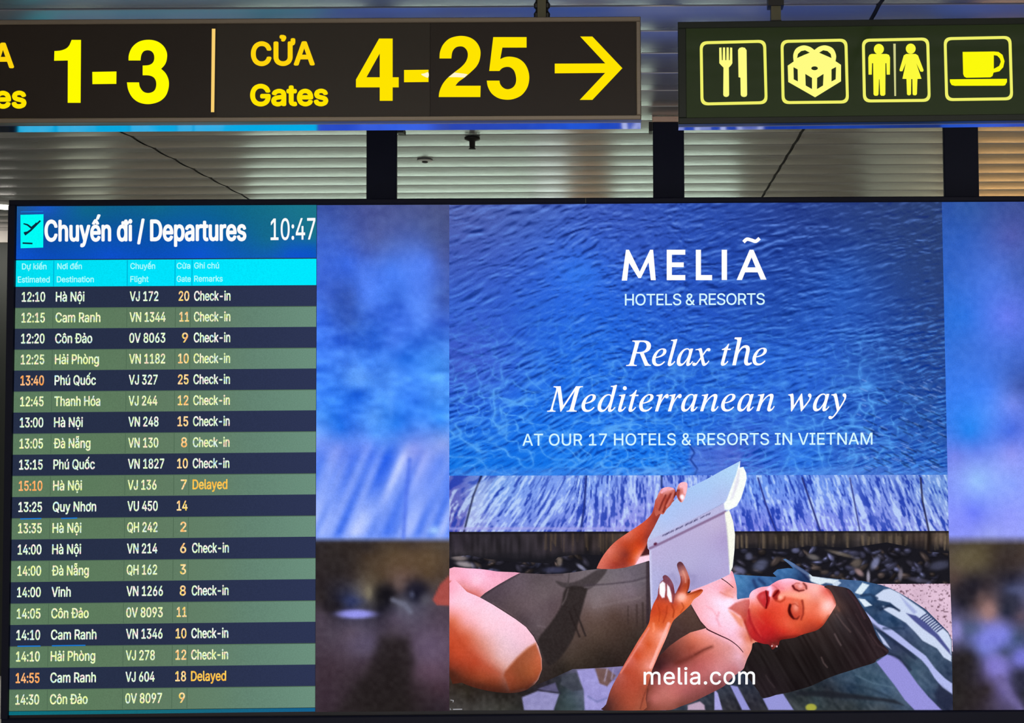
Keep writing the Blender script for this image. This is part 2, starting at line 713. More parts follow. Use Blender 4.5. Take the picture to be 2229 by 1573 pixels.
M_olive = surf_mat('hanger_olive_metal', (92, 90, 70), rough=0.5, metal=0.4)
M_dark = surf_mat('dark_fitting', (16, 16, 15), rough=0.5)
M_collar = surf_mat('post_collar_beige', (232, 200, 178), rough=0.5)
M_white = surf_mat('white_plastic', (215, 218, 215), rough=0.4)

# ---- setting
mb = MB()
mb.box((-6, -4, -0.1), (6, 9.5, 0))
struct(mb.build('floor', M_floor))

pitch, seam0, seam_d = 0.2, 0.65, 2.62
joints = [-6.5] + [seam0 + seam_d * k for k in (-2, -1, 0, 1)] + [6.5]
prof = [(-0.096, 0.012), (-0.096, 0.003), (-0.0945, 0.0008)] + [(0.0925 * t, -0.0045 + 0.0047 * t * t) for t in np.linspace(-1, 1, 13)] + [(0.0945, 0.0008), (0.096, 0.003), (0.096, 0.012)]
mb = MB()
y = 0.007 + 0.1
k0 = -20
for k in range(-20, 46):
    yc = 0.107 + 0.1 + 0.2 * k
    for a, b in zip(joints[:-1], joints[1:]):
        v = [(x, yc + dy, CEIL + dz) for x in (a + 0.006, b - 0.006) for dy, dz in prof]
        n = len(prof)
        mb.add(v, [(i, i + 1, n + i + 1, n + i) for i in range(n - 1)])
mb.add([(-6.5, -4, CEIL + 0.012), (6.5, -4, CEIL + 0.012), (6.5, 9.6, CEIL + 0.012), (-6.5, 9.6, CEIL + 0.012)], [(0, 1, 2, 3)])
ceil = struct(mb.build('ceiling', M_ceil))
for i, x in enumerate(joints[1:-1]):
    mb = MB()
    mb.box((x - 0.006, -4, CEIL - 0.0005), (x + 0.006, 9.4, CEIL + 0.011))
    struct(mb.build('trim_%d' % (i + 1), M_gap))

# walls beyond the screen (the ceiling mirrors them)
YB = 8.0
mb = MB()
mb.box((-6, YB, 0), (6, YB + 0.15, CEIL + 0.012))
struct(mb.build('wall_back', M_wall))
mb = MB()
mb.box((-6.15, -4, 0), (-6.0, YB, CEIL + 0.012))
struct(mb.build('wall_side', M_wall))


def wx(px):
    return (px - PX) / F * YB


n = 6
for p0, p1, m in ((140, 235, M_pale), (545, 1010, M_pale), (1010, 1160, M_pale), (1165, 1236, M_white), (1236, 1330, M_wood), (1335, 1610, M_pale), (1890, 2060, M_pale), (2110, 2300, M_tan)):
    mb = MB()
    mb.box((wx(p0), YB - 0.04, 0.0), (wx(p1), YB, CEIL))
    struct(mb.build('trim_%d' % n, m))
    n += 1

# ================================================================== THE LARGE SCREEN
c0 = SCR.world(0, 0, 0)
screen = empty('display_screen', (c0[0], c0[1], 0.0), 'wall-sized lit display showing a departures table beside a blue poolside advert', 'screen')
a0, _ = SCR.loc(27, 1000)
aL, zT = SCR.loc(36, 448)
_, zTr = SCR.loc(2229, 432)
_, zB = SCR.loc(1300, 1552)
aR = SCR.loc(2363, 900)[0]
zT2 = SCR.loc(1270, 431)[1]
aL = SCR.loc(28, 1000)[0] - 0.0
mb = MB()
FR = 0.024
mb.pbox(SCR, aL - FR, aR + FR, zT + 0.0, zT2, -0.010, 0.11, 0.004)
mb.pbox(SCR, aL - FR, aR + FR, zB - 0.10, zB, -0.010, 0.11, 0.004)
mb.pbox(SCR, aL - FR, aL, zB, zT, -0.010, 0.11)
mb.pbox(SCR, aR, aR + FR, zB, zT, -0.010, 0.11)
mb.build('screen_frame', M_bezel, screen)
mb = MB()
mb.pbox(SCR, aL, aR, zB, zT, 0.002, 0.10)
mb.build('screen_backing', M_black, screen)
mb = MB()
sx = SCR.loc(1275, 438)[0]
mb.pbox(SCR, sx - 0.0012, sx + 0.0012, zT + 0.001, zT2 - 0.001, -0.0112, 0.0)
mb.build('frame_joint', M_olive, screen)

# ---- departures table
BC = [(37, 449), (689, 446), (686, 1548), (19, 1556)]
HB = homography([(0, 0), (652, 0), (652, 1104), (0, 1104)], BC)
HBI = np.linalg.inv(HB)


def ub(px, py):
    return happly(HBI, [(px, py)])[0]


def board_quad(u0, u1, v0, v1):
    return [tuple(p) for p in happly(HB, [(u0, v0), (u1, v0), (u1, v1), (u0, v1)])]


def pic_board(name, parent, u0, u1, v0, v1, nx, ny, samples, s=20, off=0.0004):
    V, f = grid([(u0, v0), (u1, v0), (u1, v1), (u0, v1)], nx, ny)
    C = shepard(V[:, 0], V[:, 1], samples, s)
    return pic_obj(name, SCR, happly(HB, V), f, C, parent, off)


WARM = [(255, 225, 225), (255, 255, 250), (225, 255, 235), (235, 255, 170), (200, 245, 255)]
T_white = glow_mat('led_white_text', (235, 245, 238), 1.0, 0.2, 160, [(255, 205, 205), (250, 250, 245), (215, 255, 225), (225, 250, 130), (170, 225, 255)], 75, 0.75)
T_green = glow_mat('led_pale_green_text', (240, 250, 215), 1.0, 0.18, 160, [(255, 205, 180), (245, 250, 225), (235, 245, 95), (215, 250, 205), (205, 225, 240)], 75, 0.8)
T_gate = glow_mat('led_amber_text', (250, 215, 130), 1.0, 0.15, 160, [(255, 170, 90), (255, 230, 185), (240, 205, 60)], 75, 0.75)
T_delay = glow_mat('led_yellow_text', (250, 195, 60), 1.0, 0.15, 160, [(255, 170, 60), (255, 225, 120)], 60, 0.5)
T_late = glow_mat('led_orange_text', (252, 175, 95), 1.0, 0.15, 160, [(255, 150, 60), (255, 205, 160)], 60, 0.5)
T_head = glow_mat('led_header_white', (252, 252, 252), 1.0)
T_cyan = glow_mat('led_pale_cyan_text', (165, 252, 255), 1.0, 0.1, 120)
B_dark = glow_mat('led_dark_row', (38, 46, 76), 1.0, 0.16, 240)
B_green = None

hv = ub(300, 563)[1]
hd = pic_board('departures_header', screen, 0, 652, 0, hv, 60, 30,
               [(5, 4, 30, 85, 150), (60, 6, 25, 85, 190), (150, 8, 15, 100, 140), (300, 8, 15, 100, 140), (600, 8, 25, 115, 140), (60, 40, 15, 80, 150), (200, 45, 12, 85, 155), (300, 50, 10, 85, 160), (450, 40, 12, 95, 150), (550, 45, 20, 105, 140), (640, 45, 25, 115, 140),
                (60, 85, 12, 75, 170), (300, 88, 10, 80, 175), (550, 75, 20, 105, 145), (640, 70, 25, 112, 145), (640, 95, 15, 90, 185), (20, 108, 12, 80, 200), (200, 108, 12, 80, 200), (400, 108, 12, 85, 205), (600, 108, 15, 85, 200)], s=14)
ic = glow_mat('led_cyan_icon', (0, 252, 246), 1.0, 0.05)
ink = glow_mat('led_icon_ink', (12, 42, 62), 1.0)


def Z1(l):      # coordinates measured on an enlarged view of the table's head
    return [(x / 3.096, y / 3.096 + 420) for x, y in l]


ico = shape('plane_icon', SCR, [Z1([(138, 147), (293, 143), (291, 367), (139, 372)])], ic, hd, 0.0009)
shape('plane_symbol', SCR, [stroke(Z1([(166, 280), (205, 252), (272, 186)]), 5.2, 3.6), stroke(Z1([(218, 240), (185, 214), (158, 206)]), 4.5, 2.6), stroke(Z1([(212, 238), (240, 212), (246, 200)]), 6, 3.2), stroke(Z1([(190, 262), (160, 268)]), 3, 3), stroke(Z1([(152, 337), (219, 340)]), 3.4)], ink, hd, 0.0014)
put_text('title_text', SCR, [text_xy('Chuyến đi / Departures', 98.5, 534.5, 524, 522.5, 44, INTER)], T_head, hd, 0.0012, bold=1.8)
put_text('clock_text', SCR, [text_xy('10:47', 589.5, 686, 522, 520.5, 46, INTER)], T_head, hd, 0.0012, bold=0.5)

ch = pic_board('column_header', screen, 0, 652, hv + 2, ub(300, 622.5)[1], 40, 8, [(0, 140, 0, 222, 240), (300, 140, 0, 225, 250), (640, 140, 0, 232, 255), (300, 170, 0, 226, 252)])
row_v0 = 0
for nm, l in (('line', (117, 277, 381, 418)),):
    ds = []
    for x in l:
        u = ub(x, 595)[0]
        ds.append([tuple(p) for p in happly(HB, [(u - 0.8, hv + 3), (u + 0.8, hv + 3), (u + 0.8, ub(300, 622)[1]), (u - 0.8, ub(300, 622)[1])])])
    cyl = glow_mat('led_cyan_line', (0, 165, 205), 1.0)
    for d_ in ds:
        shape('column_line', SCR, [d_], cyl, ch, 0.0009)
for t, x0, x1, yb in (('Dự kiến', 48, 101, 586), ('Nơi đến', 125, 178, 585.5), ('Chuyến', 284, 337.5, 585), ('Cửa', 385, 414, 584.5), ('Ghi chú', 423, 476.5, 584),
                      ('Estimated', 39, 108, 614.5), ('Destination', 124, 204, 614), ('Flight', 284, 323, 613.5), ('Gate', 385, 415, 613), ('Remarks', 423, 484.5, 612.5)):
    put_text('column_title_text', SCR, [text_xy(t, x0, x1, yb, yb - 0.2, 12.5, INTER)], T_cyan, ch, 0.0012, bold=0.35)

ROWS = [('12:10', 'Hà Nội', 'VJ 172', '20', 'Check-in'), ('12:15', 'Cam Ranh', 'VN 1344', '11', 'Check-in'), ('12:20', 'Côn Đảo', '0V 8063', '9', 'Check-in'),
        ('12:25', 'Hải Phòng', 'VN 1182', '10', 'Check-in'), ('13:40', 'Phú Quốc', 'VJ 327', '25', 'Check-in'), ('12:45', 'Thanh Hóa', 'VJ 244', '12', 'Check-in'),
        ('13:00', 'Hà Nội', 'VN 248', '15', 'Check-in'), ('13:05', 'Đà Nẵng', 'VN 130', '8', 'Check-in'), ('13:15', 'Phú Quốc', 'VN 1827', '10', 'Check-in'),
        ('15:10', 'Hà Nội', 'VJ 136', '7', 'Delayed'), ('13:25', 'Quy Nhơn', 'VU 450', '14', ''), ('13:35', 'Hà Nội', 'QH 242', '2', ''),
        ('14:00', 'Hà Nội', 'VN 214', '6', 'Check-in'), ('14:00', 'Đà Nẵng', 'QH 162', '3', ''), ('14:00', 'Vinh', 'VN 1266', '8', 'Check-in'),
        ('14:05', 'Côn Đảo', '0V 8093', '11', ''), ('14:10', 'Cam Ranh', 'VN 1346', '10', 'Check-in'), ('14:10', 'Hải Phòng', 'VJ 278', '12', 'Check-in'),
        ('14:55', 'Cam Ranh', 'VJ 604', '18', 'Delayed'), ('14:30', 'Côn Đảo', '0V 8097', '9', '')]
va = ub(35, 624.5)[1]
vb = ub(20, 1547)[1]
dv = (vb - va) / 20
uT, uD, uFl, uG, uR = ub(48, 645)[0], ub(122, 645)[0], ub(283, 645)[0], ub(411.5, 645)[0], ub(423, 645)[0]
ulines = [ub(x, 690)[0] for x in (115, 276, 381.5, 414)]
cut = glow_mat('led_row_line', (78, 105, 82), 1.0)
for i, (tm, de, fl, ga, re_) in enumerate(ROWS):
    v0, v1 = va + dv * i, va + dv * (i + 1)
    if i % 2 == 0:
        smp = [(0, v0 + 22, 38, 47, 70), (320, v0 + 22, 40, 48, 73), (652, v0 + 22, 45, 53, 84)]
    else:
        smp = [(0, v0 + 20, 92, 122, 94), (150, v0 + 22, 92, 122, 92), (300, v0 + 20, 95, 122, 96), (450, v0 + 20, 98, 128, 106), (640, v0 + 20, 106, 142, 124), (500, v0 + 20, 98, 130, 112)]
    r = pic_board('flight_row', screen, 0, 652, v0, v1, 24, 5, smp, s=30)
    if i % 2:
        shape('cell_line', SCR, [[tuple(p) for p in happly(HB, [(u - 0.7, v0 + 1.5), (u + 0.7, v0 + 1.5), (u + 0.7, v1 - 1.5), (u - 0.7, v1 - 1.5)])] for u in ulines]
              + [[tuple(p) for p in happly(HB, [(0, v0), (652, v0), (652, v0 + 1.6), (0, v0 + 1.6)])]], cut, r, 0.0008)
    b = v0 + dv * 0.70
    T = T_green if i % 2 else T_white
    kw = dict(font=INTER, wref=None)
    cap = 20.5

    def tx(s, u, w, m, nm):
        put_text(nm, SCR, [text_xy(s, u, u + w, b, b, cap, INTER)], m, r, 0.0012, bold=0.6, H=HB)

    late = tm in ('13:40', '15:10', '14:55')
    tx(tm, uT, 49.5, T_late if late else T, 'time_text')
    wd_ = {'Hà Nội': 61, 'Cam Ranh': 96, 'Côn Đảo': 79, 'Hải Phòng': 94, 'Phú Quốc': 88, 'Thanh Hóa': 98, 'Đà Nẵng': 78, 'Quy Nhơn': 92, 'Vinh': 40}[de]
    tx(de, uD, wd_, T, 'destination_text')
    tx(fl, uFl, 77 if len(fl) == 7 else 64 if fl[1] != 'J' else 61, T, 'flight_number_text')
    gw = 22 if len(ga) == 2 else 12
    if ga == '11':
        gw = 20
    tx(ga, uG - gw - (2 if len(ga) == 1 else 0), gw, T_gate, 'gate_number_text')
    if re_:
        tx(re_, uR, 78 if re_ == 'Check-in' else 74, T_delay if re_ == 'Delayed' else T, 'remark_text')
pic_board('board_footer', screen, 0, 652, vb + 1, 1104, 20, 3, [(0, vb + 4, 12, 110, 125), (300, vb + 4, 22, 105, 120), (640, vb + 4, 20, 95, 140)])
# stray lit diodes
bl = glow_mat('led_blue_streak', (20, 120, 215), 1.0)
for st_ in ([stroke([(44, 1129), (90, 1128)], 2.4), stroke([(133, 1128), (168, 1127)], 2.4), stroke([(38, 1406), (88, 1405.5)], 2.4), stroke([(113, 1405), (186, 1404)], 2.4), stroke([(45, 461), (94, 460)], 1.8)]):
    shape('diode_streak', SCR, [st_], bl, screen, 0.0010)

# ---- blurred side strips of the advert
LS = [(700, 450, 60, 85, 165), (800, 455, 72, 84, 150), (960, 455, 75, 85, 135), (720, 520, 65, 100, 200), (820, 520, 80, 97, 168), (950, 520, 75, 92, 155), (760, 572, 60, 105, 225), (850, 585, 75, 125, 240), (930, 572, 80, 120, 230), (800, 548, 72, 95, 180), (960, 560, 72, 92, 170),
      (700, 640, 65, 105, 215), (760, 645, 58, 92, 185), (800, 640, 80, 130, 245), (862, 650, 58, 108, 222), (910, 650, 82, 132, 242), (967, 650, 68, 98, 185), (700, 690, 70, 122, 242), (760, 700, 52, 92, 190), (865, 690, 58, 108, 228), (920, 690, 82, 132, 242), (740, 732, 58, 110, 228), (820, 730, 45, 100, 215), (860, 745, 70, 125, 240), (950, 732, 60, 115, 225), (965, 705, 58, 100, 210),
      (700, 800, 60, 125, 245), (800, 790, 72, 138, 250), (778, 822, 95, 160, 255), (880, 800, 60, 130, 245), (950, 790, 75, 150, 250), (850, 815, 80, 148, 252), (880, 785, 40, 110, 228), (700, 855, 55, 125, 245), (780, 862, 38, 108, 232), (848, 860, 72, 142, 250), (950, 860, 82, 156, 255), (900, 865, 50, 120, 240),
      (700, 905, 78, 152, 255), (755, 910, 45, 115, 238), (815, 905, 90, 160, 255), (865, 925, 36, 112, 230), (960, 915, 60, 140, 250), (740, 930, 40, 115, 235), (700, 965, 125, 158, 250), (800, 970, 115, 150, 250), (815, 945, 85, 150, 252), (900, 975, 130, 150, 240), (965, 965, 140, 165, 240), (740, 975, 110, 140, 240)]
LS += [(x, yy, 128, 160, 250) for x in (700, 780, 860, 960) for yy in (1010, 1060, 1110, 1150)]
LS2 = [(700, 1185, 46, 40, 42), (800, 1190, 52, 44, 42), (900, 1188, 66, 54, 48), (960, 1188, 80, 68, 58), (720, 1215, 50, 42, 40), (800, 1212, 66, 53, 43), (860, 1205, 82, 66, 50), (930, 1212, 90, 72, 55), (700, 1250, 45, 38, 40), (760, 1250, 50, 42, 42), (830, 1248, 82, 66, 52), (880, 1250, 100, 78, 68), (930, 1250, 86, 68, 52), (965, 1250, 75, 60, 50),
       (700, 1300, 44, 38, 40), (725, 1325, 34, 30, 36), (765, 1306, 48, 55, 92), (842, 1292, 24, 22, 28), (802, 1290, 118, 108, 92), (830, 1325, 28, 26, 36), (880, 1312, 98, 98, 115), (902, 1290, 28, 28, 44), (868, 1275, 98, 80, 78), (930, 1300, 82, 76, 86), (960, 1320, 78, 66, 78), (700, 1340, 72, 62, 75), (860, 1345, 80, 70, 88), (940, 1345, 78, 66, 82),
       (720, 1385, 76, 66, 80), (800, 1400, 86, 76, 98), (765, 1375, 88, 76, 92), (930, 1405, 96, 80, 102), (862, 1405, 56, 46, 54), (850, 1375, 70, 60, 72), (720, 1450, 62, 48, 58), (800, 1445, 62, 50, 60), (850, 1455, 38, 32, 34), (935, 1450, 92, 72, 90), (720, 1520, 58, 45, 55), (780, 1500, 48, 40, 44), (800, 1530, 38, 33, 33), (870, 1525, 34, 29, 28), (955, 1500, 66, 48, 58), (955, 1535, 48, 38, 46)]
V, f = grid([(690, 446.5), (980, 445.5), (980, 1547), (686.5, 1549)], 72, 276)
X, Y = V[:, 0], V[:, 1]
C = shepard(X, Y, LS, 12)
wv = np.clip((960 - Y) / 30, 0, 1)[:, None]
C = C + wv * (((noise(X / 42, Y / 17, 1) - 0.5) * 34 + (noise(X / 17, Y / 10, 2) - 0.5) * 24) * np.clip((Y - 560) / 160, 0.25, 1))[:, None] * np.array([0.8, 1.0, 0.9])
for cx, cy, rx, ry, c, a in ((800, 625, 24, 62, (82, 130, 246), 0.55), (912, 625, 26, 62, (84, 132, 246), 0.6), (862, 660, 16, 44, (52, 98, 212), 0.5), (745, 660, 26, 50, (52, 90, 185), 0.4), (778, 824, 26, 18, (100, 165, 255), 0.6), (850, 870, 8, 40, (90, 160, 255), 0.5)):
    lay_blob(C, X, Y, cx, cy, rx, ry, c, a)
q = X + 0.42 * (Y - 1000)
st = noise(q / 38, Y / 170, 3) * 0.6 + noise(q / 17, Y / 120, 2) * 0.4
k = np.clip((Y - 955) / 40, 0, 1)[:, None] * np.clip((1178 - Y) / 20, 0, 1)[:, None]
C = C + k * ((st - 0.5) * 3.0)[:, None] * np.array([60, 45, 12])
dk = np.clip((Y - 1168) / 13, 0, 1)[:, None]
C = C * (1 - dk) + shepard(X, Y, LS2, 5) * dk
lay_stroke(C, X, Y, [(892, 1000), (884, 1080), (878, 1168)], 8, (80, 115, 235), 5, 0.8)
for cx, cy, rx, ry, c, a in ((905, 1215, 62, 24, (98, 78, 57), 0.6), (730, 1225, 45, 30, (42, 37, 38), 0.6), (838, 1292, 26, 22, (22, 20, 26), 0.85), (906, 1286, 28, 24, (26, 25, 40), 0.85), (803, 1290, 7, 15, (124, 116, 98), 0.7), (897, 1294, 6, 8, (96, 100, 130), 0.6), (925, 1304, 12, 12, (88, 86, 98), 0.6), (872, 1268, 14, 18, (98, 80, 76), 0.5), (768, 1308, 24, 9, (50, 58, 98), 0.6), (725, 1318, 22, 14, (32, 28, 34), 0.7), (790, 1402, 38, 26, (90, 80, 104), 0.6), (935, 1410, 42, 34, (100, 84, 108), 0.6), (930, 1462, 32, 22, (98, 74, 92), 0.5)):
    lay_blob(C, X, Y, cx, cy, rx, ry, c, a, 0, 1.3)
lay_poly(C, X, Y, [(828, 1385), (888, 1388), (900, 1440), (878, 1549), (735, 1549), (800, 1462)], (37, 31, 32), 15, 0.75)
lay_blob(C, X, Y, 775, 1336, 42, 10, (150, 150, 238), 1.0, 0, 2)
lay_blob(C, X, Y, 945, 1154, 12, 9, (165, 205, 255), 0.9)
lay_poly(C, X, Y, [(980, 1250), (958, 1272), (942, 1305), (950, 1316), (980, 1318)], (168, 78, 72), 3)
lay_stroke(C, X, Y, [(855, 1305), (880, 1315), (893, 1330)], 10, (112, 114, 135), 5, 0.8)
C += ((noise(X / 9, Y / 9, 1) - 0.5) * 10)[:, None]
left_strip = pic_obj('blurred_picture_strip', SCR, V, f, C, screen, 0.00015)

RSm = [(2055, 448, 48, 86, 170), (2110, 450, 50, 88, 165), (2220, 450, 62, 80, 150), (2100, 520, 50, 95, 190), (2200, 515, 78, 92, 175), (2080, 600, 55, 105, 205), (2170, 600, 78, 118, 222), (2224, 600, 70, 100, 190), (2190, 690, 98, 122, 238), (2100, 690, 48, 115, 225), (2100, 760, 60, 115, 220), (2200, 760, 75, 115, 220), (2080, 850, 58, 125, 240), (2150, 850, 70, 130, 245), (2222, 840, 66, 92, 178), (2150, 900, 80, 142, 250), (2200, 880, 112, 138, 240),
       (2110, 940, 42, 130, 240), (2200, 938, 76, 112, 228), (2080, 990, 112, 132, 235), (2200, 985, 140, 150, 245), (2130, 985, 105, 135, 240), (2100, 1050, 142, 172, 255), (2200, 1050, 140, 165, 255), (2125, 1045, 150, 190, 255), (2090, 1120, 132, 145, 255), (2120, 1115, 112, 128, 250), (2200, 1120, 146, 156, 255), (2150, 1160, 150, 160, 245), (2350, 500, 60, 90, 170), (2350, 800, 60, 110, 220), (2350, 1100, 140, 160, 250)]
RS2 = [(2085, 1185, 72, 64, 56), (2200, 1190, 62, 54, 50), (2100, 1215, 98, 88, 68), (2130, 1212, 86, 76, 56), (2170, 1210, 62, 52, 46), (2222, 1212, 72, 60, 55), (2080, 1262, 82, 66, 62), (2120, 1272, 38, 34, 44), (2200, 1258, 38, 36, 50), (2222, 1288, 88, 92, 132), (2195, 1280, 60, 62, 88), (2135, 1308, 105, 82, 82), (2155, 1332, 152, 118, 118), (2100, 1310, 34, 32, 42), (2190, 1330, 42, 45, 65), (2220, 1340, 90, 75, 90), (2075, 1375, 135, 130, 195), (2112, 1372, 68, 78, 112), (2150, 1385, 118, 124, 212), (2185, 1380, 120, 125, 215), (2212, 1388, 60, 76, 106), (2138, 1412, 112, 122, 202), (2080, 1430, 45, 40, 45), (2110, 1430, 44, 40, 46), (2222, 1432, 115, 115, 205), (2185, 1418, 58, 68, 95), (2100, 1455, 38, 34, 38), (2162, 1448, 130, 120, 200), (2185, 1462, 112, 104, 170), (2222, 1468, 52, 52, 78), (2080, 1515, 40, 36, 36), (2150, 1500, 50, 42, 50), (2188, 1500, 112, 102, 165), (2205, 1525, 88, 80, 122), (2226, 1510, 44, 44, 58), (2350, 1300, 50, 45, 50), (2350, 1450, 80, 80, 130)]
V, f = grid([(2047, 438.5), (2360, 436.5), (2360, 1543.5), (2070, 1545)], 76, 276)
X, Y = V[:, 0], V[:, 1]
C = shepard(X, Y, RSm, 14)
dk = np.clip((Y - 1164) / 22, 0, 1)[:, None]
C = C * (1 - dk) + shepard(X, Y, RS2, 5) * dk
for cx, cy, rx, ry, c, a in ((2112, 1215, 44, 26, (98, 88, 66), 0.7), (2205, 1215, 30, 26, (58, 48, 46), 0.6), (2110, 1285, 34, 26, (36, 33, 42), 0.8), (2152, 1328, 15, 22, (156, 120, 118), 0.8), (2136, 1300, 12, 16, (108, 86, 86), 0.6), (2200, 1310, 24, 30, (38, 40, 56), 0.7), (2208, 1284, 20, 10, (84, 90, 128), 0.6), (2160, 1386, 42, 30, (126, 130, 224), 0.85), (2110, 1368, 32, 14, (84, 98, 136), 0.6), (2082, 1372, 14, 20, (136, 130, 196), 0.8), (2170, 1448, 26, 24, (132, 124, 208), 0.85), (2224, 1432, 16, 20, (118, 118, 212), 0.8), (2100, 1450, 36, 36, (38, 34, 37), 0.7), (2220, 1480, 22, 26, (44, 44, 62), 0.7)):
    lay_blob(C, X, Y, cx, cy, rx, ry, c, a, 0, 1.3)
lay_stroke(C, X, Y, [(2178, 1478), (2196, 1510), (2222, 1545)], 18, (110, 100, 154), 8, 0.8)
C += ((noise(X / 9, Y / 9, 1) - 0.5) * 10)[:, None]
pic_obj('blurred_picture_strip', SCR, V, f, C, screen, 0.00015)

# ---- the advert: pool, deck, kerb, pebbles
XR = lambda yy: 2050.0 + (yy - 439) * (2073.5 - 2050) / (1545 - 439)
V, f = grid([(978, 446), (2050, 438.5), (XR(1036), 1033), (978, 1035)], 470, 262)
X, Y = V[:, 0], V[:, 1]
PS = [(985, 455, 82, 98, 172), (1150, 450, 72, 98, 182), (1300, 460, 58, 88, 185), (1500, 455, 46, 80, 176), (1700, 455, 40, 66, 146), (1900, 455, 42, 64, 124), (2045, 455, 42, 62, 112), (985, 560, 66, 92, 185), (1100, 560, 62, 95, 195), (1250, 590, 48, 105, 225), (1400, 560, 48, 88, 195), (1600, 560, 36, 74, 174), (1800, 560, 36, 68, 150), (2000, 560, 42, 66, 124), (985, 680, 55, 95, 205), (1150, 690, 42, 95, 212), (1350, 690, 35, 98, 218), (1550, 690, 36, 84, 195), (1700, 690, 34, 78, 178), (1830, 620, 40, 84, 176), (1900, 690, 38, 78, 168), (2030, 700, 40, 66, 130),
      (985, 800, 60, 90, 200), (1080, 800, 55, 95, 210), (1250, 800, 30, 105, 228), (1450, 810, 32, 96, 215), (1650, 830, 36, 98, 215), (1780, 790, 42, 98, 208), (1900, 810, 38, 80, 170), (2040, 820, 40, 72, 145), (985, 900, 40, 100, 222), (1150, 900, 26, 108, 232), (1350, 900, 30, 110, 232), (1550, 910, 34, 100, 218), (1750, 910, 40, 98, 210), (1900, 920, 40, 90, 192), (2040, 930, 38, 78, 160), (985, 1000, 18, 112, 228), (1150, 1000, 18, 112, 230), (1300, 1000, 22, 118, 238), (1450, 1010, 22, 115, 235), (1600, 1000, 68, 98, 205), (1750, 1000, 38, 105, 218), (1850, 1000, 52, 100, 200), (2040, 1010, 48, 95, 190)]
C = shepard(X, Y, PS, 40)
tt = np.clip((Y - 440) / 600, 0, 1)
wrp = (noise(X / 110, Y / 50, 4) - 0.5) * 16 + (noise(X / 30, Y / 16, 6) - 0.5) * 7
yw = Y + wrp + 0.05 * X
fx = np.interp(X, [980, 1250, 1500, 2060], [1.25, 0.95, 0.72, 0.62]) * (1.1 - 0.35 * tt)
fy = np.interp(X, [980, 1300, 2060], [1.15, 0.95, 0.8]) * (1.05 - 0.2 * tt)


def rip(o):
    y_ = yw + o
    return noise(X / (60 * fx), y_ / (10.5 * fy), 1) * 0.5 + noise((X + 0.2 * Y) / (34 * fx), y_ / (6.8 * fy), 2) * 0.36 + noise((X - 0.2 * Y) / (17 * fx), y_ / (4.8 * fy), 5) * 0.22


em = (rip(-2.4) - rip(2.4))
amp = 0.7 + 0.8 * noise(X / 120, Y / 70, 5) - 0.45 * np.clip((X - 1500) / 500, 0, 1) * np.clip((800 - Y) / 300, 0, 1)
em = em * amp * 2.2
up, dn = np.clip(em * 0.85 - 0.05, 0, 0.7)[:, None], np.clip((-em - 0.1) * 1.35, 0, 0.88)[:, None]
C = C * (1 - up) + (np.array([112, 152, 240]) * (1 - tt[:, None]) + np.array([70, 160, 255]) * tt[:, None]) * up
C = C * (1 - dn) + (np.array([20, 38, 112]) * (1 - tt[:, None]) + np.array([6, 60, 165]) * tt[:, None]) * dn
g = (1 - np.abs(2 * noise((X + wrp * 2) / 30, (Y + wrp) / 19, 3) - 1)) ** 8 + 0.7 * (1 - np.abs(2 * noise((X - wrp) / 19, (Y + wrp) / 15, 7) - 1)) ** 8
cz = np.clip((Y - 640) / 300, 0, 1) * (0.25 + 0.9 * noise(X / 110, Y / 80, 0)) * np.clip(1.2 - np.clip((X - 1850) / 220, 0, 1), 0, 1)
kk = np.clip(g * cz * 0.95, 0, 0.8)[:, None]
C = C * (1 - kk) + np.array([96, 176, 252]) * kk
for cx, cy, rx, ry, a in ((1262, 598, 46, 34, 0.55), (1830, 600, 55, 70, 0.12), (1660, 780, 40, 20, 0.3), (1740, 985, 34, 26, 0.45), (1180, 760, 12, 34, 0.3), (1905, 820, 40, 30, 0.2)):
    lay_blob(C, X, Y, cx, cy, rx, ry, (52, 125, 240), a)
lay_poly(C, X, Y, [(1505, 972), (1610, 965), (1612, 1010), (1590, 1035), (1520, 1035), (1498, 1005)], lambda x, y_: np.stack([88 + 60 * (noise(x / 22, y_ / 7, 2) - 0.5), 112 + 60 * (noise(x / 22, y_ / 7, 2) - 0.5), 212 + 40 * (noise(x / 22, y_ / 7, 2) - 0.5)], 1), 5, 0.55)
lay_stroke(C, X, Y, [(1500, 968), (1512, 985), (1503, 1000), (1518, 1020), (1512, 1035)], 4, (20, 50, 140), 1.6, 0.7)
for _ in range(70):
    x0, y0 = RS.uniform(1880, 2050), RS.uniform(840, 1025)
    w = RS.uniform(8, 22)
    lay_stroke(C, X, Y, [(x0, y0), (x0 + w, y0 + w * 0.45)], 2.6, (18, 40, 95), 1.6, 0.6)
for _ in range(60):
    x0, y0 = RS.uniform(1860, 2050), RS.uniform(820, 1025)
    w = RS.uniform(6, 16)
    lay_stroke(C, X, Y, [(x0, y0), (x0 + w, y0 + w * 0.4)], 2.2, (150, 185, 250), 1.4, 0.5)
lay_poly(C, X, Y, [(978, 1020), (2075, 1016), (2075, 1040), (978, 1040)], (110, 150, 235), 7, 0.28)
ad = pic_obj('advert_picture', SCR, V, f, C, screen, 0.0003)

